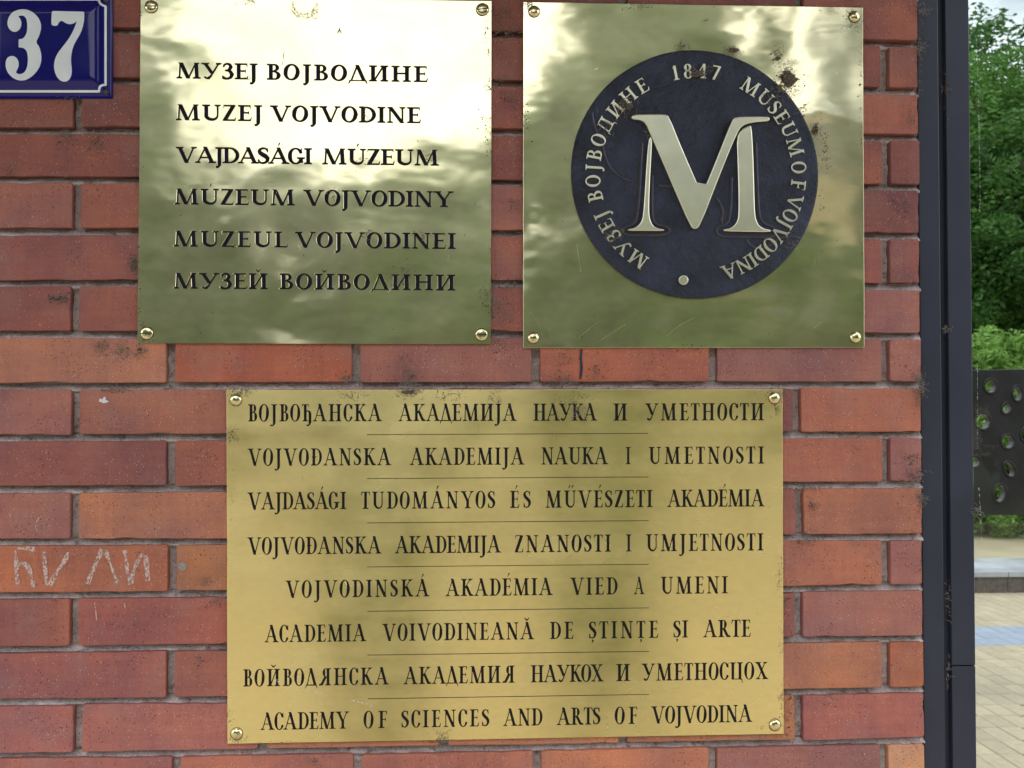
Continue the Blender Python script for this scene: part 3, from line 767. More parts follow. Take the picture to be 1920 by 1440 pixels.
# ============================================================ SCREWS
def screw(px, py, r_px, yb, parent, slotted, mat=M_SCREW, ang=0):
    c = W(px, py, yb); r = r_px * .805e-3; n = 28; V = []; Fc = []
    prof = [(1.0, 0), (1.0, .10), (.96, .22), (.86, .36), (.68, .47), (.42, .54), (.2, .565)]
    if slotted: prof = [(1.0, 0), (1.0, .16), (.95, .25), (.84, .31), (.6, .36), (.3, .38), (.15, .385)]
    for (q, hh) in prof:
        for k in range(n):
            a = 2 * math.pi * k / n; V.append((c.x + r * q * math.cos(a), yb - r * hh, c.z + r * q * math.sin(a)))
    V.append((c.x, yb - r * prof[-1][1] * 1.01, c.z)); m = len(prof)
    for j in range(m - 1):
        for k in range(n): k2 = (k + 1) % n; Fc.append((j * n + k, j * n + k2, (j + 1) * n + k2, (j + 1) * n + k))
    for k in range(n): Fc.append(((m - 1) * n + k, (m - 1) * n + (k + 1) % n, len(V) - 1))
    o = mesh_obj('screw', V, Fc, mat, parent, smooth=True)
    if slotted:
        w = r * .085; ca, sa = math.cos(ang), math.sin(ang); y0, y1 = yb - r * .405, yb - r * .2
        pts = [(-.93 * r, -w), (.93 * r, -w), (.93 * r, w), (-.93 * r, w)]
        vv = [(c.x + a * ca - b * sa, y, c.z + a * sa + b * ca) for y in (y0, y1) for a, b in pts]
        vv = [(x, y, z) for (x, y, z) in vv]
        mesh_obj('slot', vv, [(0, 1, 2, 3), (0, 4, 5, 1), (1, 5, 6, 2), (2, 6, 7, 3), (3, 7, 4, 0)], M_SLOT, o)
    # rim of grime round the head
    V = []; Fc = []
    for k in range(n):
        a = 2 * math.pi * k / n; r2 = r * (1.07 + rnd.random() * .07)
        V += [(c.x + r * .97 * math.cos(a), yb - .0006, c.z + r * .97 * math.sin(a)), (c.x + r2 * math.cos(a), yb - .0003, c.z + r2 * math.sin(a))]
    for k in range(n): a, b = 2 * k, 2 * ((k + 1) % n); Fc.append((a, a + 1, b + 1, b))
    mesh_obj('grime_ring', V, Fc, M_DIRT, o)
    return o

# ============================================================ PLAQUES
YB = -.0015; TH = .003; YF = YB - TH        # backs stand 1.5 mm off the bricks
def quad_loop(c, y, wob=.0):
    out = []
    for a, b in zip(c, c[1:] + c[:1]):
        for k in range(14):
            t = k / 14; p = W(a[0] + (b[0] - a[0]) * t, a[1] + (b[1] - a[1]) * t, y)
            out.append((p.x + (rnd.gauss(0, wob) if k else 0), p.z + (rnd.gauss(0, wob) if k else 0)))
    return out[::-1]
def plaque(name, corners, lines, XS, s, h, cap, ink, plate_mat, label, engraved, rules=()):
    c0 = W(sum(c[0] for c in corners) / 4, max(c[1] for c in corners), YF)
    root = empty(name, (c0.x, 0, c0.z), label=label, cat='plaque')
    outer = quad_loop(corners, YF, .00012); cut = []
    for ln in lines:
        (xa, ya, xb, yb_), words = ln; glyphs = []
        for txt, x0, x1 in words:
            f = lambda x: ya + (yb_ - ya) * (x - xa) / (xb - xa)
            glyphs += word(txt, x0, x1, f(x0), f(x1), cap, XS, s, h, YF)
            if engraved: cut.append(word_cut(txt, x0, x1, f(x0), f(x1), cap, XS, s, h, YF))
        for g in glyphs:
            if engraved: fill_flat('letter', [g], YF + .0006 + rnd.random() * .00006, 0, ink, root)
            else: fill_flat('letter', [g], YF - .00012, .0001, ink, root)
    if engraved:
        plate_with_cuts('plate', outer, [L for g in cut for L in g], YF, YB, .0004, .0007, plate_mat, root)
    else:
        curve_solid('plate', [outer], YB, TH, .0004, plate_mat, root)
    for (xa, ya, xb, yb_) in rules:
        a, b = W(xa, ya, YF), W(xb, yb_, YF); w = .00048
        mesh_obj('dividing_rule', [(a.x, YF - .00012, a.z - w), (b.x, YF - .00012, b.z - w), (b.x, YF - .00012, b.z + w), (a.x, YF - .00012, a.z + w)], [(0, 1, 2, 3)], ink, root)
    return root
P1 = plaque('engraved_plaque', [(264, -5), (921.5, 2), (920.3, 645.3), (258, 643.5)], [
    ((330, 146.7, 802, 154), [('МУЗЕЈ', 330.5, 483), ('ВОЈВОДИНЕ', 500, 802)]),
    ((329, 225.2, 789, 231), [('MUZEJ', 329, 491.6), ('VOJVODINE', 506, 789)]),
    ((329, 304.8, 823, 310.5), [('VAJDASÁGI', 329, 585), ('MÚZEUM', 604, 823)]),
    ((326, 383, 850, 388.3), [('MÚZEUM', 326.6, 552.8), ('VOJVODINY', 568, 850.4)]),
    ((325, 462, 854, 466.7), [('MUZEUL', 325, 539.7), ('VOJVODINEI', 552, 854.5)]),
    ((325, 541, 854, 544.5), [('МУЗЕЙ', 325, 502), ('ВОЙВОДИНИ', 523.7, 853.8)])],
    1.38, .24, .092, 29.8, M_INK, M_BRASS, 'square polished brass plaque beside the blue number sign, six dark engraved lines of museum names', True)
for (x, y, a) in ((283.5, 12.6, 0), (904.5, 18, .12), (275.5, 625, 0.02), (903, 627.5, .05)): screw(x, y, 11.3, YF, P1, True, ang=a)
P3 = plaque('lettered_plaque', [(424.9, 731), (1467, 730), (1469.4, 1376), (426.5, 1394.8)], [
    ((464, 790.3, 1433, 788), [('ВОЈВОЂАНСКА', 464.8, 716.4), ('АКАДЕМИЈА', 746.4, 969), ('НАУКА', 999.6, 1120), ('И', 1149.7, 1176.5), ('УМЕТНОСТИ', 1209, 1432.8)]),
    ((464, 873.4, 1433, 869.2), [('VOJVOĐANSKA', 464, 734), ('AKADEMIJA', 768, 983.8), ('NAUKA', 1015, 1140.7), ('I', 1173, 1182.7), ('UMETNOSTI', 1216, 1433)]),
    ((464, 955.6, 1434, 949.5), [('VAJDASÁGI', 463.5, 649.6), ('TUDOMÁNYOS', 676.8, 928.8), ('ÉS', 956, 995.6), ('MŰVÉSZETI', 1022.7, 1224), ('AKADÉMIA', 1250.5, 1434)]),
    ((464, 1039.9, 1432, 1032), [('VOJVOĐANSKA', 463.5, 715.7), ('AKADEMIJA', 740, 939.9), ('ZNANOSTI', 965, 1145.9), ('I', 1173.8, 1184), ('UMJETNOSTI', 1211, 1431.8)]),
    ((540, 1120.9, 1365, 1112.4), [('VOJVODINSKÁ', 535, 805.6), ('AKADÉMIA', 835, 1036.9), ('VIED', 1068.8, 1158), ('A', 1188.4, 1208.5), ('UMENI', 1238.7, 1365)]),
    ((496, 1204.5, 1408, 1193.9), [('ACADEMIA', 495.5, 687.4), ('VOIVODINEANĂ', 716.4, 1002), ('DE', 1030.8, 1075.6), ('ŞTINŢE', 1104, 1234.4), ('ŞI', 1262.3, 1290.6), ('ARTE', 1317.8, 1408)]),
    ((456, 1287.3, 1441, 1273.2), [('ВОЙВОДЯНСКА', 455.6, 729.4), ('АКАДЕМИЯ', 756.3, 965.4), ('НАУКОХ', 994.9, 1132.4), ('И', 1155.3, 1181.6), ('УМЕТНОСЦОХ', 1202.6, 1441)]),
    ((488, 1368.8, 1411, 1353.5), [('ACADEMY', 487.9, 654.8), ('OF', 681.5, 725.6), ('SCIENCES', 752.3, 917.7), ('AND', 943, 1017.3), ('ARTS', 1043.3, 1126), ('OF', 1152.5, 1195), ('VOJVODINA', 1220.5, 1411)])],
    .80, .155, .050, 32.2, M_INK3, M_GOLD, 'large satin brass plaque below the two polished ones, eight ruled lines of black lettering', False,
    rules=[(688, 815.1, 1215.5, 812.6), (688, 897.3, 1216, 894.3), (688.5, 980.4, 1216.5, 976.2), (688.5, 1063, 1216.5, 1058), (689, 1146.2, 1217, 1139.8), (689, 1228.3, 1217, 1221.3), (689.5, 1310.2, 1217, 1302)])
for (x, y) in ((442.3, 750), (1452, 746.5), (443.8, 1375.9), (1452.9, 1359.2)): screw(x, y, 10.8, YF, P3, False)
def on_plate(name, S, mat, w, parent, jit=.4):
    V = []; Fc = []
    for L in S:
        L = chaikin(L, 1, False)
        for k, (x, yy) in enumerate(L):
            a = L[max(0, k - 1)]; b = L[min(len(L) - 1, k + 1)]; dx, dy = b[0] - a[0], b[1] - a[1]; l = math.hypot(dx, dy) + 1e-6
            ww = w * rnd.uniform(1 - jit, 1 + jit) / 2
            V += [W(x - dy / l * ww, yy + dx / l * ww, YF - .00014), W(x + dy / l * ww, yy - dx / l * ww, YF - .00014)]
            if k: n = len(V); Fc.append((n - 4, n - 3, n - 1, n - 2))
    return mesh_obj(name, V, Fc, mat, parent)
ring = lambda cx, cy, a, b, n=22, t0=0, t1=6.3: [(cx + a * math.cos(t0 + (t1 - t0) * k / n), cy + b * math.sin(t0 + (t1 - t0) * k / n)) for k in range(n + 1)]
M_STAIN = chalk_material('dried_ring_stain', (.42, .36, .20), .46); M_SCR = simple('fresh_scratch', (.95, .90, .65), .25, 1.0)
on_plate('ring_stain', [ring(571, 8, 22, 19, 22, -.2, 3.4), ring(571, 8, 26, 25, 22, .1, 2.9), ring(590, 26, 5, 10)], M_STAIN, 4.5, P1)
on_plate('ring_stain', [ring(512, 308, 7, 7), ring(503.5, 329.5, 5, 5), ring(506, 350, 11, 9, 16, 3.1, 6.4), [(495, 352), (494, 368)], [(517, 352), (520, 370)]], M_STAIN, 1.6, P1)
on_plate('dark_scratch', [[(533.5, 92), (531, 108), (529.5, 126)]], M_INK, 1.0, P1)
on_plate('scratch', [[(827, 65), (848, 81)], [(855, 90), (863, 98)], [(562, 455), (563, 479)], [(558, 455), (561, 468)], [(842, 470), (839, 500)], [(377, 610), (380, 620)], [(717, 54), (735, 57)]], M_SCR, .8, P1)
on_plate('scratch', [[(895, 820), (897, 800), (896, 790)], [(1038, 835), (1041, 800), (1040, 770)], [(1068, 905), (1072, 880)], [(567, 890), (568, 902)], [(1005, 940), (1020, 930)], [(1052, 965), (1070, 955)]], M_SCR, .8, P3)
on_plate('pale_smear', [[(514, 1282), (519, 1274), (524, 1281)], [(560, 1292), (568, 1290)], [(584, 1295), (596, 1299), (608, 1302)], [(650, 1311), (670, 1316), (690, 1320), (704, 1326)]], chalk_material('pale_smear', (.62, .62, .60), .47), 3.0, P3)
# --- plaque with the medallion
c2 = [(981, 3.5), (1617.8, 14), (1621, 651.5), (981, 652.6)]
c0 = W(1300, 652, YF)
P2 = empty('medallion_plaque', (c0.x, 0, c0.z), label='square polished brass plaque with a round dark blue medallion bearing a big raised M', cat='plaque')
curve_solid('plate', [quad_loop(c2, YF, .00012)], YB, TH, .0004, M_BRASS2, P2)
on_plate('scratch', [[(1113, 132), (1119, 128), (1122, 130)], [(1525, 500), (1529, 492), (1528, 483)], [(1520, 618), (1536, 608), (1543, 600)], [(1078, 640), (1100, 620), (1130, 597)], [(1108, 650), (1150, 622), (1180, 604)], [(1240, 640), (1275, 608), (1310, 592)], [(1430, 635), (1436, 629)], [(1565, 133), (1574, 142)], [(1080, 450), (1085, 480), (1090, 520)], [(988, 578), (1010, 605), (1020, 640)], [(1018, 597), (1032, 625), (1037, 646)]], M_SCR, .8, P2)
for (x, y) in ((1001.4, 21.8), (1601.8, 31.6), (999.8, 633.6), (1604, 632.5)): screw(x, y, 10.6, YF, P2, False)
MC = (1304.1, 326.4); MR = 237.3
ZC = W(*MC, YF - .006); rr = MR * (1.684 / F)
# disc: slightly dished casting with a rounded rim
V = []; Fc = []; n = 128; prof = [(1.0, 0), (1.0, .0035), (.995, .0055), (.985, .0064), (.96, .0062), (.90, .0060), (.75, .0058), (.5, .0056), (.25, .0056)]
for q, hh in prof:
    for k in range(n):
        a = 2 * math.pi * k / n; j = 1 + .0016 * math.sin(5 * a) + .001 * math.sin(11 * a + 1)
        V.append((ZC.x + rr * q * j * math.cos(a), YF - hh, ZC.z + rr * q * j * math.sin(a)))
V.append((ZC.x, YF - .0056, ZC.z))
for j in range(len(prof) - 1):
    for k in range(n): k2 = (k + 1) % n; Fc.append((j * n + k, j * n + k2, (j + 1) * n + k2, (j + 1) * n + k))
for k in range(n): Fc.append(((len(prof) - 1) * n + k, (len(prof) - 1) * n + (k + 1) % n, len(V) - 1))
disc = mesh_obj('medallion', V, Fc, M_DISC, P2, smooth=True)
YD = YF - .0058
def zp(L): return [(1050 + x / 2.8235, 70 + y / 2.8235) for x, y in L]
def px_solid(name, polys, y, thick, bevel, mat, parent, rnd_r=1.2, h=1.0, ch=1, res=3):
    polys = [chaikin(p, ch) for p in polys]; allp = [q for p in polys for q in p]
    b = (min(p[0] for p in allp) - 4, min(p[1] for p in allp) - 4, max(p[0] for p in allp) + 4, max(p[1] for p in allp) + 4)
    Ls = contours([sd_poly(p) for p in polys], b, h, 0, .12)
    Ls = [[(W(a, c, y).x, W(a, c, y).z) for a, c in L] for L in Ls]
    return curve_solid(name, Ls, y, thick, bevel, mat, parent, res, smooth=False)
def shade_bevel(o):
    o.data.polygons.foreach_set('use_smooth', [True] * len(o.data.polygons))
    try: o.data.set_sharp_from_angle(angle=R(40))
    except Exception: pass
for nm, pl in (('raised_letter_bowl', [(388, 412), (470, 410), (555, 410), (574, 420), (640, 585), (748, 832), (835, 620), (905, 442), (925, 424), (1000, 422), (1088, 422), (1106, 430), (1106, 444), (1088, 450), (1010, 455), (960, 472), (932, 515), (850, 715), (740, 1000), (712, 1022), (686, 1004), (585, 770), (480, 525), (450, 458), (420, 442), (385, 440), (372, 428)]),
               ('raised_letter_stem', [(470, 525), (484, 535), (486, 570), (478, 700), (470, 880), (472, 955), (490, 1000), (520, 1013), (548, 1016), (551, 1022), (546, 1028), (450, 1027), (358, 1027), (356, 1020), (362, 1015), (395, 1010), (425, 985), (438, 945), (448, 800), (460, 600)]),
               ('raised_letter_stem', [(932, 535), (955, 492), (1000, 468), (1012, 474), (1020, 600), (1026, 800), (1030, 945), (1044, 990), (1070, 1012), (1110, 1020), (1115, 1026), (1108, 1034), (990, 1032), (868, 1030), (861, 1022), (868, 1016), (900, 1012), (930, 985), (942, 945), (942, 800), (936, 650)])):
    o = px_solid(nm, [zp(pl)], YD, .0055 if 'bowl' in nm else .0042, .0016, M_RAISED, disc); shade_bevel(o)
dot = [(1281 + 9.3 * math.cos(k * math.pi / 14), 525.5 + 9.3 * math.sin(k * math.pi / 14)) for k in range(28)]
shade_bevel(px_solid('raised_stud', [dot], YD, .0035, .0014, M_RAISED, disc, ch=0))
def arc_word(txt, a0, a1, rb, cap, XS, s, h, y):
    gs = [glyph(c, XS, s, h) for c in txt]
    ext = [(min(p[0] for L in g[0] for p in L), max(p[0] for L in g[0] for p in L)) for g in gs]
    nat = sum(g[1] for g in gs) - ext[0][0] - (gs[-1][1] - ext[-1][1]); total = R(a1 - a0) * (rb + cap * .3) / cap
    us = layout(txt, gs, total); out = []
    for g, u in zip(gs, us):
        mid = u + g[1] / 2; th = R(a0) + mid * cap / (rb + cap * .3)
        out.append([])
        for L in g[0]:
            q = []
            for a, b in L:
                t = (a - g[1] / 2) * cap; r_ = rb + b * cap
                X = MC[0] + r_ * math.sin(th) + t * math.cos(th); Y = MC[1] - r_ * math.cos(th) + t * math.sin(th)
                w = W(X, Y, y); q.append((w.x, w.z))
            out[-1].append(q)
    return out
for txt, a0, a1 in (('МУЗЕЈ', 209, 248), ('ВОЈВОдИНЕ', 254.5, 331.5), ('1847', -13, 13.6), ('MUSEUM', 27, 80), ('OF', 83, 98.8), ('VOJVODINA', 101.5, 165.5)):
    for g in arc_word(txt, a0, a1, 179.5, 27.2, 1.12, .17, .07, YD): curve_solid('raised_letter', g, YD, .0022, .0003, M_RAISED, disc)
def tube(name, L, r, y, mat, parent, cap=.8):
    L = chaikin(L, 2, False); V = []; Fc = []; n = 6; pts = [W(a, b, y) for a, b in L]
    for k, p in enumerate(pts):
        d = (pts[min(k + 1, len(pts) - 1)] - pts[max(k - 1, 0)]).normalized(); u = d.cross(Vector((0, 1, 0))).normalized()
        for m in range(n): a = 2 * math.pi * m / n; V.append(p + u * r * math.cos(a) + Vector((0, cap * r * math.sin(a), 0)))
    for k in range(len(pts) - 1):
        for m in range(n): m2 = (m + 1) % n; Fc.append((k * n + m, k * n + m2, (k + 1) * n + m2, (k + 1) * n + m))
    return mesh_obj(name, V, Fc, mat, parent, smooth=True)
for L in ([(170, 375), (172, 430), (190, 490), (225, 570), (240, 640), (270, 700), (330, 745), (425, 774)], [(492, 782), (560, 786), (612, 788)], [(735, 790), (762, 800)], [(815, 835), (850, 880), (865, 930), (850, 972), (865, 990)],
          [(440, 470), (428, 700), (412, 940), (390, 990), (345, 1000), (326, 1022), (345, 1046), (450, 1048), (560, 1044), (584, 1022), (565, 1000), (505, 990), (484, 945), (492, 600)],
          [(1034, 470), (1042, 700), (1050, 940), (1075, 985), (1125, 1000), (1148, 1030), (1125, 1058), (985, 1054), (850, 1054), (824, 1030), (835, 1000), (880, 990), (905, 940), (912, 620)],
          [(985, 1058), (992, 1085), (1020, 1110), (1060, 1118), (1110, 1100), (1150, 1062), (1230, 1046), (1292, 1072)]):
    tube('relief_groove', [(a - .8, b - .8) for a, b in zp(L)], .0022, YD, M_SLOT, disc, .28); tube('relief_line', [(a + 1.2, b + 1.4) for a, b in zp(L)], .0013, YD - .0002, M_RELIEF_LIT, disc, .9)  # dark strip paints the groove's shade, paler tube its lit edge

# ============================================================ HOUSE NUMBER SIGN
SX0, SX1, SY0, SY1 = -36., 211., -12., 184.5
s0 = W(SX1, SY1, -.004)
sign = empty('house_number_sign', (W(90, SY1).x, 0, s0.z), label='blue enamel house number sign with white figures 37 and a white border line', cat='sign')
def sign_h(px, py):
    d = min(px - SX0, SX1 - px, py - SY0, SY1 - py)
    f = min(1, max(0, (d - 4) / 7)); f = f * f * (3 - 2 * f); g = min(1, max(0, (d - 12) / 30)); g = g * (2 - g)
    return .0035 + .0025 * f + .0070 * g
V = []; Fc = []; ns, ms = 110, 90
for j in range(ms + 1):
    for i in range(ns + 1):
        px_, py_ = SX0 + (SX1 - SX0) * i / ns, SY0 + (SY1 - SY0) * j / ms; p = W(px_, py_, -.004); V.append((p.x, -sign_h(px_, py_), p.z))
for j in range(ms):
    for i in range(ns): a = j * (ns + 1) + i; Fc.append((a, a + ns + 1, a + ns + 2, a + 1))
plate = mesh_obj('plate', V, Fc, M_ENAMEL, sign, smooth=True)
rim = [(SX0, SY0), (SX1, SY0), (SX1, SY1), (SX0, SY1)]
V = [W(x, y, -.004) for x, y in rim]; V = [(v.x, -.0034, v.z) for v in V] + [(v.x, .0, v.z) for v in V]
mesh_obj('plate_edge', V, [(i, (i + 1) % 4, 4 + (i + 1) % 4, 4 + i) for i in range(4)], M_ENAMEL, sign)
three = [(300, 125), (380, 150), (450, 210), (485, 280), (490, 340), (470, 420), (428, 498), (470, 550), (492, 640), (490, 720), (460, 800), (400, 870), (330, 915), (260, 928), (190, 910), (130, 860), (98, 800), (90, 740), (100, 690), (125, 662), (160, 650), (200, 660), (230, 695), (240, 740), (232, 785), (206, 832), (208, 838), (235, 857), (270, 855), (305, 835), (330, 790), (343, 720), (340, 640), (325, 590), (290, 560), (241, 556), (238, 555), (238, 467), (241, 467), (285, 460), (320, 420), (335, 360), (335, 290), (325, 235), (300, 205), (265, 197), (233, 206), (234, 210), (262, 245), (270, 290), (258, 340), (230, 372), (190, 385), (150, 370), (122, 335), (110, 285), (125, 220), (165, 165), (225, 135)]
seven = [(610, 149), (640, 149), (780, 153), (962, 157), (970, 162), (972, 200), (965, 290), (935, 390), (880, 480), (845, 550), (825, 640), (822, 720), (833, 800), (828, 870), (795, 925), (740, 940), (690, 920), (650, 860), (632, 780), (640, 700), (675, 620), (730, 550), (800, 460), (850, 370), (880, 290), (893, 258), (850, 290), (800, 298), (755, 280), (720, 255), (690, 270), (678, 300), (665, 315), (612, 312), (604, 290), (606, 220)]
def conform(name, polys, mat, lift=.0007):
    for_pts = [chaikin([(x, y) for x, y in p], 1) for p in polys]; allp = [q for p in for_pts for q in p]
    b = (min(p[0] for p in allp) - 2, min(p[1] for p in allp) - 2, max(p[0] for p in allp) + 2, max(p[1] for p in allp) + 2)
    Ls = contours([sd_poly(p) for p in for_pts], b, .8, 0, .1); V = []; Fc = []
    pl = [[Vector((x, y, 0)) for x, y in L] for L in Ls]; flat = [p for L in pl for p in L]
    def P3_(p, l): w = W(p.x, p.y, -.004); return (w.x, -sign_h(p.x, p.y) - l, w.z)
    for t in tessellate_polygon(pl):
        q = [flat[i] for i in t]; ar = (q[1] - q[0]).cross(q[2] - q[0]).z
        if abs(ar) > 1e-9: Fc.append(tuple(t if ar < 0 else t[::-1]))
    V = [P3_(p, lift) for p in flat]; b2 = len(V); V += [P3_(p, -.001) for p in flat]; o = 0
    for L in pl:
        m = len(L)
        for i in range(m): j = (i + 1) % m; Fc.append((o + i, o + j, b2 + o + j, b2 + o + i))
        o += m
    return mesh_obj(name, V, Fc, mat, sign)
conform('figure', [[(x / 6, y / 6) for x, y in three]], M_WHITE); conform('figure', [[(x / 6, y / 6) for x, y in seven]], M_WHITE)
def border():
    a, b_, c_, d_ = SX0 + 12, 199.2, 1.0, 172.4; q = 12
    path = []
    def seg(p, r, n): return [(p[0] + (r[0] - p[0]) * k / n, p[1] + (r[1] - p[1]) * k / n) for k in range(n)]
    def notch(cx, cy, a0, a1): return [(cx + q * math.cos(R(a0 + (a1 - a0) * k / 8)), cy + q * math.sin(R(a0 + (a1 - a0) * k / 8))) for k in range(9)]
    path += seg((a + q, c_), (b_ - q, c_), 40) + notch(b_, c_, 180, 90) + seg((b_, c_ + q), (b_, d_ - q), 40) + notch(b_, d_, 270, 180) + seg((b_ - q, d_), (a + q, d_), 40) + notch(a, d_, 0, -90) + seg((a, d_ - q), (a, c_ + q), 40) + notch(a, c_, 90, 0)
    V = []; Fc = []; n = len(path)
    for k in range(n):
        p0, p1 = path[k - 1], path[(k + 1) % n]; dx, dy = p1[0] - p0[0], p1[1] - p0[1]; l = math.hypot(dx, dy) + 1e-9; w = 2.1
        for s_ in (-1, 1):
            x, y = path[k][0] - dy / l * w * s_, path[k][1] + dx / l * w * s_; p = W(x, y, -.004); V.append((p.x, -sign_h(x, y) - .0008, p.z))
    for k in range(n): a2, b2 = 2 * k, 2 * ((k + 1) % n); Fc.append((a2, a2 + 1, b2 + 1, b2))
    return mesh_obj('border_line', V, Fc, M_WHITE, sign)
border()
M_RUST = simple('rusty_screw', (.10, .085, .05), .7, .5, .4, 300, .0005)
for x, y in ((199, 172.5), (198, 0.5), (-24, 172), (-24, 0)):
    p = W(x, y, -.004); screw(x, y, 4.0, -sign_h(x, y) - .0002, sign, False, M_RUST)

# ============================================================ METAL POST, GLASS PANE
YP = .010; xa, xb, xc, xd = W(1726.6, 720, YP).x, W(1765.5, 720, YP).x, W(1779, 720, YP).x, W(1823, 720, YP).x
post = empty('door_frame_post', (xb, 0, 0), label='dark anthracite metal post between the brick wall and the glass pane', cat='post')
box('cover_strip', xa, xb, YP, YP + .05, 0, 2.615, M_FRAME, post, .0015)
box('groove', xb + .0004, xc - .0004, YP + .010, YP + .05, 0, 2.615, M_FRAME, post)
z_ = W(1800, 1248, YP).z
box('post_profile', xc, xd, YP - .001, YP + .06, z_ + .0007, 2.615, M_FRAME, post, .0012)
box('post_profile', xc, xd, YP - .001, YP + .06, 0, z_ - .0007, M_FRAME, post, .0012)
sil = simple('sealant', (.42, .42, .40), .5, 0, .3, 80)
V = []; Fc = []; nseg = 160
for k in range(nseg + 1):
    z = 2.615 * k / nseg; w = .0016 + .0014 * max(0, math.sin(z * 9 + 1)) * max(0, math.sin(z * 3.1)) + .0006 * math.sin(z * 37)
    V += [(xd - .0003, YP + .004, z), (xd + w, YP + .004, z), (xd + w, YP + .03, z)]
for k in range(nseg): a = 3 * k; Fc += [(a, a + 1, a + 4, a + 3), (a + 1, a + 2, a + 5, a + 4)]
mesh_obj('sealant_bead', V, Fc, sil, post)
gm = N('pane_glass'); lw = gm.n('Fresnel'); lw.inputs['IOR'].default_value = 1.45
gt = gm.n('BsdfTransparent'); gt.inputs[0].default_value = (.93, .96, .94, 1); gg = gm.n('BsdfGlossy'); gg.inputs['Roughness'].default_value = .01
gmx = gm.n('MixShader'); gm.l(lw.outputs[0], gmx.inputs[0]); gm.l(gt.outputs[0], gmx.inputs[1]); gm.l(gg.outputs[0], gmx.inputs[2]); gm.l(gmx.outputs[0], gm.out.inputs[0])
M_GLASS = gm.m
pane = box('glass_pane', xd + .0005, xd + 1.25, YP + .018, YP + .024, .02, 2.7, M_GLASS); tag(pane, 'clear glass pane right of the dark metal post, greenery seen through it', 'glass pane')
# pale streaks on the pane beside the post
V = []; Fc = []
xs_ = [(1832, 60), (1835, 200), (1837, 330), (1835, 430), (1834, 600)]
strk = chalk_material('glass_streak', (.5, .56, .6), .50)
def streak(L, w):
    V = []; Fc = []; L = chaikin(L, 2, False)
    for k, (x, y) in enumerate(L):
        p = W(x, y, YP + .017); V += [(p.x - w, YP + .0172, p.z), (p.x + w, YP + .0172, p.z)]
        if k: n = len(V); Fc.append((n - 4, n - 3, n - 1, n - 2))
    mesh_obj('water_streak', V, Fc, strk, pane)
pane_off = pane.location
streak([(1829, 30), (1833, 120), (1835.5, 220), (1837, 300), (1838, 350), (1836.5, 425)], .0009); streak([(1833, 640), (1833, 760), (1832.5, 890)], .0005); streak([(1833, 895), (1837, 930), (1839, 980), (1843, 1040)], .0006)
# canopy over the wall, above the frame
box_c = box('canopy', XMIN, XR + .25, -1.05, .24, 2.62, 2.78, simple('canopy_concrete', (.22, .21, .20), .9, 0, .2, 5)); tag(box_c, 'grey concrete canopy slab projecting above the brick wall', 'canopy')

# ============================================================ GROUND AND THE YARD BEYOND
def ground_mat():
    s = N('paving'); v = s.map()
    b = s.n('TexBrick'); b.inputs['Scale'].default_value = 1; b.inputs['Brick Width'].default_value = .2; b.inputs['Row Height'].default_value = .1
    b.inputs['Mortar Size'].default_value = .004; b.inputs['Color1'].default_value = (.46, .39, .27, 1); b.inputs['Color2'].default_value = (.40, .34, .24, 1); b.inputs['Mortar'].default_value = (.12, .11, .10, 1)
    s.l(s.map((1, 1, 1), (0, 0, R(90))), b.inputs['Vector'])
    c = s.mix(s.ramp(s.noise(v, 3, 4), .3, .7), b.outputs[0], s.mix(1.0, b.outputs[0], (.85, .85, .85), 'MULTIPLY'))
    return s.set(Base_Color=c, Roughness=.85)
M_PAVE = ground_mat()
M_SOIL = simple('sandy_soil', (.30, .26, .17), .95, 0, .15, 2, .01)
def grass_mat():
    s = N('grass_ground'); v = s.map(); c = s.mix(s.ramp(s.noise(v, 1.2, 6), .35, .65), (.045, .085, .02), (.12, .15, .05)); return s.set(Base_Color=c, Roughness=.95)
M_GRASS = grass_mat()
def sheet(name, x0, x1, y0, y1, z, mat): 
    o = mesh_obj(name, [(x0, y0, z), (x1, y0, z), (x1, y1, z), (x0, y1, z)], [(0, 1, 2, 3)], mat); o['kind'] = 'structure'; return o
sheet('ground', -600, 600, -600, 600, -.008, M_GRASS)
sheet('paved_yard', -20, 20, -13, 9.3, -.004, M_PAVE)
sheet('sandy_path', -14, 24, 9.3, 13.4, -.003, M_SOIL)
# pavers one by one where they can be told apart through the glass
yard = empty('block_paving', (3, 5, 0)); yard['kind'] = 'structure'
M_PV = None
def paver_mat():
    s = N('paver'); oi = s.n('ObjectInfo'); v = s.map(); w = s.math('MULTIPLY', oi.outputs['Random'], 40.0)
    c = s.mix(s.ramp(s.noise(v, 30, 4, .6, w), .3, .7), s.mix(1.0, oi.outputs['Color'], (.86, .86, .86), 'MULTIPLY'), s.mix(1.0, oi.outputs['Color'], (1.12, 1.1, 1.06), 'MULTIPLY'))
    return s.set(Base_Color=c, Roughness=.85, Normal=s.bump(s.noise(v, 220, 4), .4, .001))
M_PV = paver_mat()
pv, pf = box_vf(-.0475, .0475, -.0975, .0975, -.05, .006)
bmp = bmesh.new(); vv = [bmp.verts.new(p) for p in pv]; [bmp.faces.new([vv[i] for i in f]) for f in pf]
bmesh.ops.bevel(bmp, geom=[e for e in bmp.edges if all(v.co.z > 0 for v in e.verts)], offset=.004, segments=1, affect='EDGES')
pm = bpy.data.meshes.new('paver'); bmp.to_mesh(pm); bmp.free(); pm.materials.append(M_PV)
cnt = 0
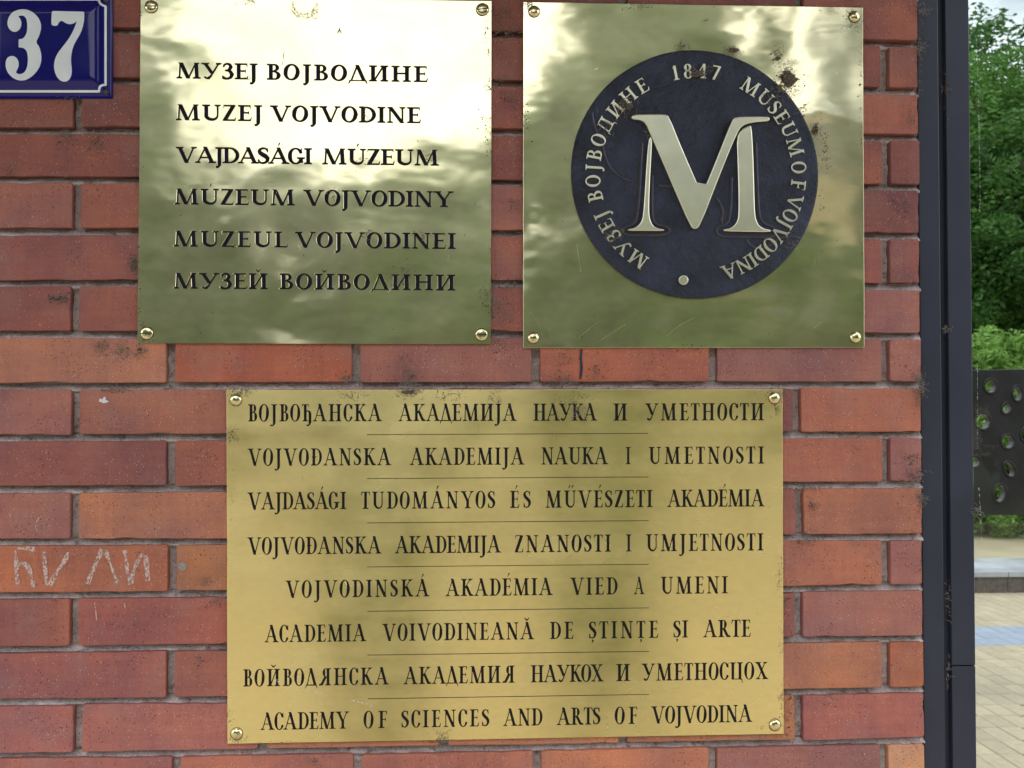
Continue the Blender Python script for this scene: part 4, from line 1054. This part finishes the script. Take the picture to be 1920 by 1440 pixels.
for ix in range(0, 80):
    for iy in range(0, 60):
        x = .6 + ix * .1; y = 1.2 + iy * .2
        if y > 7.6 + 1.4: continue
        q = PX((x, y, 0))
        if 1800 < q[0] < 1945 and 1108 < q[1] < 1475 and cnt < 290:
            o = bpy.data.objects.new('paver', pm); o.location = (x - 3, y - 5, rnd.uniform(-.0012, .0012)); o.rotation_euler = (0, 0, rnd.gauss(0, .004)); link(o, yard)
            blue = 5.35 < y < 5.95
            k = rnd.uniform(.9, 1.08); c = (.22, .27, .37) if blue else (.33, .285, .21)
            o.color = (c[0] * k, c[1] * k, c[2] * k, 1); cnt += 1
# low stone kerb wall
kb = W(1870, 1113, 0)
def at_ground(px, py, z=0.0):
    d = CR @ Vector(((px - 960) / F, 1, -(py - 720) / F)); return CAM + d * ((z - CAM.z) / d.z)
g0 = at_ground(1870, 1113); g1 = at_ground(1870, 1046, .18)
kerb = empty('low_stone_wall', (g0.x, g0.y, 0), label='low dark stone wall with pale slab top crossing the paved yard', cat='low wall')
M_DKS = simple('dark_granite', (.050, .040, .038), .8, 0, .6, 25, .004); M_SLB = simple('pale_slab', (.27, .29, .33), .5, 0, .35, 3, .001)
x = -1.0
while x < 12:
    w = .55; box('stone_block', x, x + w - .006, g0.y, g1.y - .02, -.01, .135, M_DKS, kerb, .006); box('top_slab', x, x + w - .006, g0.y - .02, g1.y, .1365, .18, M_SLB, kerb, .004); x += w
# perforated metal panel
yp = 3.4
hol = [(1857, 724, 12, 14, 0), (1908, 738, 10, 15, 0), (1888, 765, 9, 12, .5), (1843, 790, 15, 16, 0), (1890, 828, 13, 14, 0), (1926, 815, 12, 15, 0), (1893, 880, 10, 16, -.4), (1875, 925, 12, 18, .15), (1826, 866, 13, 11, 0),
       (1950, 700 + 60, 11, 13, 0), (1965, 880, 13, 13, 0), (1940, 930, 9, 12, .3), (1990, 800, 12, 14, 0), (2030, 740, 10, 11, 0), (2020, 900, 14, 12, 0), (1805, 740, 11, 13, 0), (1800, 930, 10, 12, 0)]
def hl(h_, k=1.0, y=yp): 
    x, y_, a, b, r = h_; out = []
    for i in range(22):
        t = 2 * math.pi * i / 22; u, v = a * k * math.cos(t), b * k * math.sin(t)
        p = W(x + u * math.cos(r) - v * math.sin(r), y_ + u * math.sin(r) + v * math.cos(r), y); out.append((p.x, p.z))
    return out
pc = W(1930, 966, yp)
panel = empty('perforated_panel', (pc.x, yp, 0), label='dark bronze panel pierced with rimmed round holes, standing in front of the hedge', cat='sculpture')
M_BRZ = simple('dark_bronze', (.016, .015, .019), .42, .5, .4, 8, .003)
outer = [(W(x, y, yp).x, W(x, y, yp).z) for x, y in ((1782, 694), (2070, 690), (2070, 966), (1782, 966))]
curve_solid('panel_sheet', [outer[::-1]] + [hl(h_, .88) for h_ in hol], yp + .05, .05, .004, M_BRZ, panel)
for h_ in hol:
    P_ = [Vector((a, 0, b)) for a, b in hl(h_, 1.0)]; n = len(P_); V = []; Fc = []
    for k in range(n):
        d = (P_[(k + 1) % n] - P_[k - 1]).normalized(); u = d.cross(Vector((0, 1, 0)))
        for m in range(8): a = 2 * math.pi * m / 8; V.append(P_[k] + u * .006 * math.cos(a) + Vector((0, yp + .006 * math.sin(a) * .9, 0)))
    for k in range(n):
        for m in range(8): Fc.append((k * 8 + m, k * 8 + (m + 1) % 8, ((k + 1) % n) * 8 + (m + 1) % 8, ((k + 1) % n) * 8 + m))
    mesh_obj('hole_rim', V, Fc, M_BRZ, panel, smooth=True)
for x in (1795, 2055): 
    p = W(x, 966, yp); box('support_post', p.x - .025, p.x + .025, yp + .052, yp + .10, 0, p.z + .5, M_BRZ, panel)

# ============================================================ TREES
def leaf_mat(name, a, b):
    s = N(name); v = s.map(); g = s.n('NewGeometry')
    c = s.mix(s.ramp(s.noise(v, 1.3, 3), .35, .65), a, b)
    c = s.mix(s.math('MULTIPLY', s.ramp(s.noise(v, 14, 2), .4, .7), .5), c, tuple(x * 1.5 for x in b))
    s.set(Base_Color=c, Roughness=.5, Specular_IOR_Level=.3)
    tr = s.n('BsdfTranslucent'); s.l(c, tr.inputs[0]); m = s.n('MixShader'); m.inputs[0].default_value = .36; s.l(s.b.outputs[0], m.inputs[1]); s.l(tr.outputs[0], m.inputs[2]); s.l(m.outputs[0], s.out.inputs[0])
    return s.m
M_LEAF = leaf_mat('leaves_mid', (.045, .12, .020), (.095, .21, .040)); M_LEAF2 = leaf_mat('leaves_light', (.10, .20, .035), (.18, .33, .07)); M_LEAFD = leaf_mat('leaves_dark', (.03, .085, .02), (.065, .155, .035))
M_BARK = simple('bark', (.09, .07, .055), .9, 0, .4, 20, .01)
def leaves(C_, Rad, N_, size, clumps, rs, flat=.75):
    """leaf quads gathered in clumps through the crown's volume"""
    C_ = np.array(C_); Rad = np.array(Rad)
    u = rs.normal(size=(clumps, 3)); u /= np.linalg.norm(u, axis=1)[:, None]; r = rs.uniform(.35, 1.0, clumps) ** .6
    cc = C_ + u * r[:, None] * Rad; cs = rs.uniform(.10, .24, clumps) * Rad.mean()
    k = rs.randint(0, clumps, N_); p = rs.normal(size=(N_, 3)); p /= np.linalg.norm(p, axis=1)[:, None]
    p = cc[k] + p * (rs.uniform(.2, 1, N_) ** .5 * cs[k])[:, None] * np.array([1, 1, flat])
    a = rs.normal(size=(N_, 3)); a[:, 2] *= .5; a /= np.linalg.norm(a, axis=1)[:, None]; b = rs.normal(size=(N_, 3)); b -= (a * b).sum(1)[:, None] * a; b /= np.linalg.norm(b, axis=1)[:, None]
    s_ = size * rs.uniform(.6, 1.3, N_)[:, None]
    V = np.stack([p - a * s_, p - b * s_ * .42 , p + a * s_, p + b * s_ * .42], 1).reshape(-1, 3)
    return V, np.arange(len(V)).reshape(-1, 4)
def limb(V, Fc, a, b, r0, r1, n=8):
    a, b = Vector(a), Vector(b); d = (b - a).normalized(); u = d.orthogonal().normalized(); v = d.cross(u); base = len(V); m = 5
    for k in range(m + 1):
        t = k / m; p = a.lerp(b, t) + u * math.sin(t * 5 + a.x) * r0 * .5 * (t * (1 - t) * 4)
        for i in range(n): q = 2 * math.pi * i / n; r = r0 + (r1 - r0) * t; V.append(p + u * r * math.cos(q) + v * r * math.sin(q))
    for k in range(m):
        for i in range(n): Fc.append((base + k * n + i, base + k * n + (i + 1) % n, base + (k + 1) * n + (i + 1) % n, base + (k + 1) * n + i))
def tree(x, y, hgt, rad, N_, size, clumps, mat, label, seed, name='tree', crown0=.3, group=None, cat='tree'):
    rs = np.random.RandomState(seed); g = random.Random(seed)
    t = empty(name, (x, y, 0), label=label, cat=cat, group=group)
    V = []; Fc = []; hc = hgt * (crown0 + 1) / 2
    if name == 'tree':
        limb(V, Fc, (x, y, -.05), (x + .1, y, hgt * .55), hgt * .022, hgt * .013)
        for _ in range(7):
            a = g.uniform(0, 6.28); z0 = hgt * g.uniform(.28, .55); limb(V, Fc, (x + .05, y, z0), (x + rad * .75 * math.cos(a), y + rad * .75 * math.sin(a), z0 + hgt * g.uniform(.15, .35)), hgt * .009, .02, 6)
        mesh_obj('trunk', V, Fc, M_BARK, t, smooth=True)
    else:
        for _ in range(6):
            a = g.uniform(0, 6.28); limb(V, Fc, (x, y, -.02), (x + rad * .6 * math.cos(a), y + rad * .6 * math.sin(a), hgt * .7), .02, .008, 5)
        mesh_obj('stem', V, Fc, M_BARK, t, smooth=True)
    V, Q = leaves((x, y, hc), (rad, rad, (hgt * (1 - crown0)) / 2), N_, size, clumps, rs)
    o = np_mesh('crown', V, Q, mat, t, off=(x, y, 0)); o['kind'] = 'stuff'
    return t
def ray_at(px, y): p = W(px, 769, y); return p.x
# beyond the glass (y > 0)
tree(ray_at(1850, 17.5), 17.5, 7.6, 2.6, 130000, .055, 420, M_LEAF, 'leafy green tree straight behind the perforated panel, filling the pane', 21, crown0=.18)
tree(ray_at(2010, 15.5), 15.5, 6.4, 2.1, 60000, .055, 240, M_LEAFD, 'darker green tree at the right edge behind the panel', 22, crown0=.2)
tree(ray_at(1780, 22), 22, 10.3, 3.2, 50000, .085, 170, M_LEAFD, 'tall dark tree farthest back, left part hidden by the metal post', 23, crown0=.15)
for k, (px_, yy, hh, m) in enumerate([(1845, 11.6, 2.5, M_LEAF2), (1915, 11.4, 2.3, M_LEAF2), (1790, 11.9, 2.3, M_LEAF), (1990, 11.6, 2.5, M_LEAF)]):
    lab = ['light green bush just right of the post, above the panel', 'light green bush behind the panel at the right edge', 'green bush mostly hidden by the metal post', 'green bush beyond the right edge of the frame'][k]
    tree(ray_at(px_, yy), yy, hh, .95, 24000, .038, 110, m, lab, 40 + k, name='bush', crown0=-.02, group='bushes behind the perforated panel', cat='bush')
# behind the camera (seen mirrored in the polished plaques)
for k, (x, y, hh, rad, m) in enumerate([(-6.3, -17, 9.4, 2.1, M_LEAF2), (-3.1, -17, 5.7, 2.2, M_LEAF), (-.7, -17.5, 5.6, 2.0, M_LEAF2), (1.3, -18, 6.9, 1.5, M_LEAF2), (3.4, -17, 11.5, 1.5, M_LEAF2), (6.7, -17.5, 4.4, 1.9, M_LEAF2), (-11, -18, 10, 3.2, M_LEAF), (13, -19, 7, 3.0, M_LEAF), (9.6, -17, 13.5, 2.5, M_LEAFD)]):
    tree(x, y, hh, rad, 28000 if k != 8 else 40000, .13, 190 if k != 8 else 260, m, ['tall pale tree to the left across the yard', 'rounded green tree left of centre across the yard', 'rounded pale tree straight across the yard', 'slender pale tree just right of centre across the yard', 'tallest slim tree across the yard', 'low tree in front of the beige building', 'broad green tree farthest left across the yard', 'green tree farthest right across the yard', 'tall dark tree right of the low one across the yard'][k], 60 + k, crown0=.04)  # the last, dark tree is added only to keep sky glare off the pane
for k, (x, y) in enumerate([(-.36, -3.2), (.64, -3.2)]):
    tree(x, y, 1.0, .24, 16000, .03, 120, M_LEAF2, ['clipped green shrub on the paving facing the wall, left one', 'clipped green shrub on the paving facing the wall, right one'][k], 90 + k, name='shrub', crown0=0, cat='shrub')  # invented pair, unseen, placed to darken two bands in the satin plaque's reflection
bld = empty('beige_building', (14, -34, 0), label='beige three storey building with grey windows across the yard', cat='building')
M_PLA = simple('beige_plaster', (.50, .40, .28), .9, 0, .1, 3); M_ROOF = simple('grey_roof', (.20, .21, .22), .8); M_WIN = simple('window_glass_dark', (.08, .10, .11), .1)
box('wall', 8.2, 22, -40, -34, 0, 11.4, M_PLA, bld); v = [(7.9, -33.7, 11.405), (22.3, -33.7, 11.405), (22.3, -40.3, 11.405), (7.9, -40.3, 11.405), (10, -37, 12.6), (20, -37, 12.6)]
mesh_obj('roof', v, [(0, 1, 5, 4), (1, 2, 5), (2, 3, 4, 5), (3, 0, 4), (3, 2, 1, 0)], M_ROOF, bld)
for i in range(5):
    for z in (1.6, 5.2, 8.8):
        x = 9.2 + i * 2.6; box('window', x, x + 1.4, -34.0 + .002, -33.95, z, z + 1.6, M_WIN, bld)

# ============================================================ DIRT, COBWEB, INSECTS
dV, dF, wV, wF = [], [], [], []
def fleck(px, py, y, size):
    p = W(px, py, y); s_ = size * .8e-3 / 2; a = rnd.uniform(0, 6.28); el = rnd.uniform(.5, 1.8); b = len(dV); n = 5
    for k in range(n):
        t = a + 2 * math.pi * k / n; rr_ = s_ * rnd.uniform(.6, 1.2); u, v = rr_ * el * math.cos(t - a), rr_ / el * math.sin(t - a)
        dV.append((p.x + u * math.cos(a) - v * math.sin(a), y - .0001, p.z + u * math.sin(a) + v * math.cos(a)))
    dV.append((p.x, y - s_ * .9, p.z))
    for k in range(n): dF.append((b + (k + 1) % n, b + k, b + n))
def fibre(px, py, y, ln, w=.00028, ang=None):
    p = W(px, py, y); a = rnd.uniform(0, 6.28) if ang is None else ang; c = rnd.uniform(-2.2, 2.2); m = 5; b = len(wV); x, z = p.x, p.z
    for k in range(m + 1):
        wV.extend([(x - math.sin(a) * w, y - .001 - .002 * math.sin(k / m * 3.1), z + math.cos(a) * w), (x + math.sin(a) * w, y - .001 - .002 * math.sin(k / m * 3.1), z - math.cos(a) * w)])
        x += math.cos(a) * ln / m; z += math.sin(a) * ln / m; a += c / m
        if k: i = b + 2 * k; wF.append((i - 2, i - 1, i + 1, i))
def cluster(px, py, rx, ry, n, y, smin=.8, smax=2.6, fib=0):
    for _ in range(n): fleck(px + rnd.gauss(0, rx), py + rnd.gauss(0, ry), y, rnd.uniform(smin, smax) * (1 if rnd.random() < .9 else 1.6))
    for _ in range(fib): fibre(px + rnd.gauss(0, rx * .8), py + rnd.gauss(0, ry * .8), y, rnd.uniform(.003, .010))
Y1 = YF
# on the first plaque
for a in ((912, 18, 6, 7, 55, 0), (914, 60, 4, 14, 45, 0), (916, 95, 2, 8, 20, 0), (917, 160, 3, 8, 28, 6), (913, 225, 6, 14, 55, 0), (914, 275, 5, 22, 40, 0), (684, 216, 9, 9, 60, 3), (684, 300, 9, 12, 30, 0), (910, 560, 6, 14, 60, 10), (795, 443, 5, 4, 18, 6), (755, 510, 14, 12, 30, 12), (692, 443, 8, 8, 30, 10), (800, 293, 5, 8, 18, 4), (466, 148, 5, 8, 16, 0), (262, 40, 2, 14, 20, 0), (262, 560, 2, 40, 40, 0), (620, 365, 9, 9, 14, 8), (420, 3, 16, 3, 12, 0), (467, 3, 8, 3, 24, 5), (268, 615, 3, 12, 22, 0), (275, 640, 12, 2, 14, 0)):
    cluster(*a[:5], Y1, fib=a[5])
# on the medallion plaque
for a in ((990, 8, 7, 4, 50, 8), (1187, 12, 16, 5, 60, 6), (1600, 36, 12, 14, 90, 14), (987, 225, 5, 16, 70, 5), (1458, 104, 7, 9, 85, 14), (1490, 150, 14, 12, 55, 10), (1613, 180, 2, 60, 50, 0), (1545, 265, 6, 22, 60, 6), (1545, 300, 5, 12, 30, 0), (1540, 375, 5, 14, 18, 0), (1278, 86, 7, 4, 30, 6), (1374, 92, 8, 4, 50, 12), (1560, 20, 20, 5, 20, 0), (1290, 648, 20, 2, 14, 0)):
    cluster(*a[:5], Y1, fib=a[5])
# on the medallion itself
for a in ((1474, 140, 10, 12, 120, 40), (1482, 168, 14, 10, 70, 25), (1462, 172, 10, 14, 60, 22), (1308, 136, 14, 6, 90, 34), (1175, 205, 12, 12, 120, 30), (1166, 196, 8, 8, 50, 12), (1530, 240, 4, 10, 45, 14), (1375, 96, 9, 4, 40, 10), (1283, 90, 6, 2, 16, 5), (1135, 236, 10, 9, 50, 14), (1150, 445, 9, 9, 50, 14), (1160, 430, 14, 6, 20, 10), (1205, 225, 9, 5, 22, 8), (1316, 362, 5, 4, 22, 6), (1287, 315, 6, 9, 40, 8), (1505, 205, 6, 8, 25, 8), (1480, 450, 8, 8, 40, 12), (1212, 250, 4, 14, 16, 6), (1440, 180, 9, 8, 25, 10)):
    cluster(*a[:5], YD - .0022, fib=a[5])
# on the satin plaque
for a in ((452, 736, 14, 5, 60, 12), (436, 815, 7, 9, 60, 6), (655, 742, 20, 8, 50, 12), (765, 736, 14, 5, 90, 34), (840, 742, 16, 7, 40, 12), (930, 745, 16, 8, 34, 10), (1075, 755, 22, 12, 75, 16), (1086, 775, 7, 9, 40, 10), (1452, 740, 14, 9, 60, 16), (1455, 770, 4, 5, 25, 6), (1462, 1085, 4, 22, 34, 4), (1464, 1210, 3, 20, 24, 4), (1464, 1310, 3, 18, 30, 6), (830, 1382, 9, 7, 70, 16), (1452, 1362, 13, 5, 20, 8), (520, 1392, 20, 2, 18, 0), (432, 1345, 4, 10, 20, 0), (436, 915, 4, 40, 16, 0), (443, 1388, 10, 4, 18, 4)):
    cluster(*a[:5], Y1, smax=2.2, fib=a[5])
for _ in range(55):
    fleck(rnd.uniform(440, 1455), rnd.uniform(745, 1375), Y1, rnd.uniform(.7, 1.6)); fleck(rnd.uniform(270, 915), rnd.uniform(10, 640), Y1, rnd.uniform(.7, 1.7)); fleck(rnd.uniform(985, 1612), rnd.uniform(15, 90), Y1, rnd.uniform(.7, 1.5))
# in the joints: fluff lies on top of the bricks under each bed joint
for i in range(0, 15):
    for _ in range(230):
        px_ = rnd.uniform(0, 1725); zx = W(px_, 700).x; z = rowz(i, zx) - JT * rnd.uniform(.25, 1.25); p = PX((zx, .001, z))
        if rnd.random() < .45 + .5 * math.sin(px_ * .021 + i * 2.3) * math.sin(px_ * .0077 + i): 
            fleck(p[0], p[1], .003, rnd.uniform(.8, 2.4))
            if rnd.random() < .55: fibre(p[0], p[1], .002, rnd.uniform(.002, .007))
for a in ((112, 560, 14, 5, 60, 40), (250, 495, 5, 14, 50, 34), (120, 258, 12, 7, 40, 20), (180, 275, 14, 16, 70, 36), (120, 185, 14, 5, 30, 14), (190, 650, 8, 7, 36, 26), (230, 657, 12, 9, 44, 30), (262, 660, 7, 7, 40, 26), (215, 730, 14, 4, 30, 22), (955, 60, 18, 6, 60, 24), (945, 28, 12, 9, 50, 16), (957, 190, 8, 8, 36, 12), (935, 150, 12, 3, 30, 8), (942, 590, 12, 20, 70, 50), (925, 570, 4, 26, 40, 30), (955, 535, 22, 6, 50, 30), (945, 645, 14, 8, 40, 14), (655, 715, 14, 8, 60, 40), (765, 712, 14, 16, 90, 80), (1055, 715, 22, 6, 60, 40), (1060, 670, 12, 14, 50, 14), (1120, 700, 9, 14, 50, 12), (1300, 655, 22, 6, 36, 16), (760, 675, 10, 9, 26, 10), (965, 385, 10, 12, 26, 16), (1690, 385, 8, 8, 32, 8), (1708, 220, 8, 14, 70, 14), (1725, 95, 5, 16, 70, 34), (1722, 150, 4, 30, 50, 10), (1725, 720, 7, 14, 70, 60), (1722, 740, 5, 20, 40, 34), (1716, 890, 12, 9, 70, 36), (1728, 935, 6, 8, 50, 30), (1730, 20, 10, 8, 60, 30), (1522, 948, 8, 9, 50, 14), (1510, 1010, 14, 8, 70, 34), (1500, 1305, 20, 6, 50, 16), (1566, 1310, 12, 8, 36, 6), (1475, 1335, 6, 30, 44, 10), (1472, 1120, 5, 18, 34, 12), (1690, 520, 16, 4, 24, 8), (385, 1092, 8, 6, 26, 14), (410, 1128, 8, 5, 24, 14), (375, 1240, 10, 8, 22, 8), (590, 1425, 14, 6, 24, 16), (820, 1400, 14, 9, 40, 24), (1710, 860, 10, 6, 40, 10), (20, 270 + 45, 14, 5, 16, 8), (1515, 915, 22, 5, 40, 26), (1375, 420, 0, 0, 0, 0)):
    cluster(*a[:5], -.0015, fib=a[5])
# on the post and its groove
for _ in range(230): fleck(1776 + rnd.gauss(0, 3.5), rnd.uniform(0, 1440), YP - .001, rnd.uniform(.6, 1.6))
for _ in range(120): fleck(1730 + abs(rnd.gauss(0, 4)), rnd.uniform(0, 1440), YP, rnd.uniform(.6, 1.8))
for a in ((1774, 165, 5, 22, 70, 8), (1775, 620, 5, 5, 24, 14), (1733, 60, 6, 30, 40, 10), (1776, 1130, 4, 30, 50, 14), (1776, 1260, 3, 16, 36, 14), (1833, 960, 5, 9, 30, 26), (1833, 200, 5, 10, 18, 12)): cluster(*a[:5], YP - .001, fib=a[5])
o = mesh_obj('dirt_flecks', dV, dF, M_DIRT); tag(o, kind='stuff', label='dark dirt flecks and seed husks caught on plaques, bricks and joints', cat='dirt')
o = mesh_obj('cobweb_fluff', wV, wF, M_WEB); tag(o, kind='stuff', label='grey cobweb fluff clinging to plaque edges and mortar joints', cat='cobweb')
# matted lumps of cobweb and dirt
M_LUMP = simple('matted_dirt', (.12, .092, .065), .98, 0, .5, 500, .003)
lump_labels = {}
lv, lf = [], []
def lump(px, py, rx, ry, y, th=.003):
    p = W(px, py, y); b = len(lv); n, m = 18, 5; g = [rnd.uniform(.72, 1.25) for _ in range(n)]
    for j in range(m):
        t = j / m; q = math.cos(t * math.pi / 2)
        for k in range(n):
            a = 2 * math.pi * k / n; r_ = q * g[k] * rnd.uniform(.9, 1.1)
            lv.append((p.x + rx * .8e-3 * r_ * math.cos(a), y - th * math.sin(t * math.pi / 2) * rnd.uniform(.7, 1.3), p.z + ry * .8e-3 * r_ * math.sin(a)))
    lv.append((p.x, y - th, p.z))
    for j in range(m - 1):
        for k in range(n): k2 = (k + 1) % n; lf.append((b + j * n + k, b + j * n + k2, b + (j + 1) * n + k2, b + (j + 1) * n + k))
    for k in range(n): lf.append((b + (m - 1) * n + k, b + (m - 1) * n + (k + 1) % n, b + m * n))
for a in ((1476, 140, 11, 7, YD - .0005), (1484, 150, 12, 9, YD - .0005), (1308, 139, 14, 6, YD - .0022), (1376, 94, 10, 4, YF), (1530, 242, 4, 9, YD + .001), (1458, 110, 5, 4, YF), (765, 735, 13, 4, YF), (1180, 200, 7, 6, YD - .0018), (1166, 192, 6, 4, YD - .0018), (252, 495, 4, 13, 0), (110, 560, 16, 3, 0), (262, 655, 6, 4, 0), (1728, 735, 5, 12, YP), (1727, 930, 4, 7, YP), (1775, 170, 3, 10, YP), (1462, 165, 5, 8, YD - .0018)): lump(*a)
o = mesh_obj('matted_dirt', lv, lf, M_LUMP); tag(o, kind='stuff', label='small matted lumps of dirt stuck to the medallion and plaque edges', cat='dirt')
# two small winged insects
M_WING = simple('insect_wing', (.35, .33, .27), .4)
def insect(px, py, ang, y, label):
    p = W(px, py, y); o = empty('insect', (p.x, y, p.z), label=label, cat='insect', group='small winged insects on the polished plaques')
    def T(u, v, w): c, s_ = math.cos(ang), math.sin(ang); return (p.x + (u * c - v * s_) * 1e-3, y - w * 1e-3, p.z + (u * s_ + v * c) * 1e-3)
    V = []; Fc = []; n = 8; prof = [(-3.2, .05), (-2.4, .4), (-1, .5), (.4, .45), (1.2, .65), (2.2, .6), (2.6, .35), (3.2, .4), (3.6, .05)]
    for u, r in prof:
        for k in range(n): a = 2 * math.pi * k / n; V.append(T(u, r * math.cos(a), .7 + r * math.sin(a)))
    for j in range(len(prof) - 1):
        for k in range(n): k2 = (k + 1) % n; Fc.append((j * n + k, j * n + k2, (j + 1) * n + k2, (j + 1) * n + k))
    mesh_obj('body', V, Fc, M_DIRT, o, smooth=True)
    for s_ in (-1, 1):
        L = [(1.6, .3), (0, 1.5), (-3, 3.0), (-5, 3.2), (-5.6, 2.4), (-4, 1.3), (0, .4)]
        V = [T(a, b * s_, .6) for a, b in L] + [T(a, b * s_, .5) for a, b in L]; m = len(L)
        mesh_obj('wing', V, [tuple(range(m)), tuple(range(2 * m - 1, m - 1, -1))] + [(i, (i + 1) % m, m + (i + 1) % m, m + i) for i in range(m)], M_WING, o)
insect(636.5, 56, R(90), YF - .0002, 'small winged insect at the top of the left plaque, above the first line')
insect(1324, 38, R(25), YF - .0002, 'small winged insect on the medallion plaque, above the round disc')
print('bricks', nb, 'pavers', cnt)
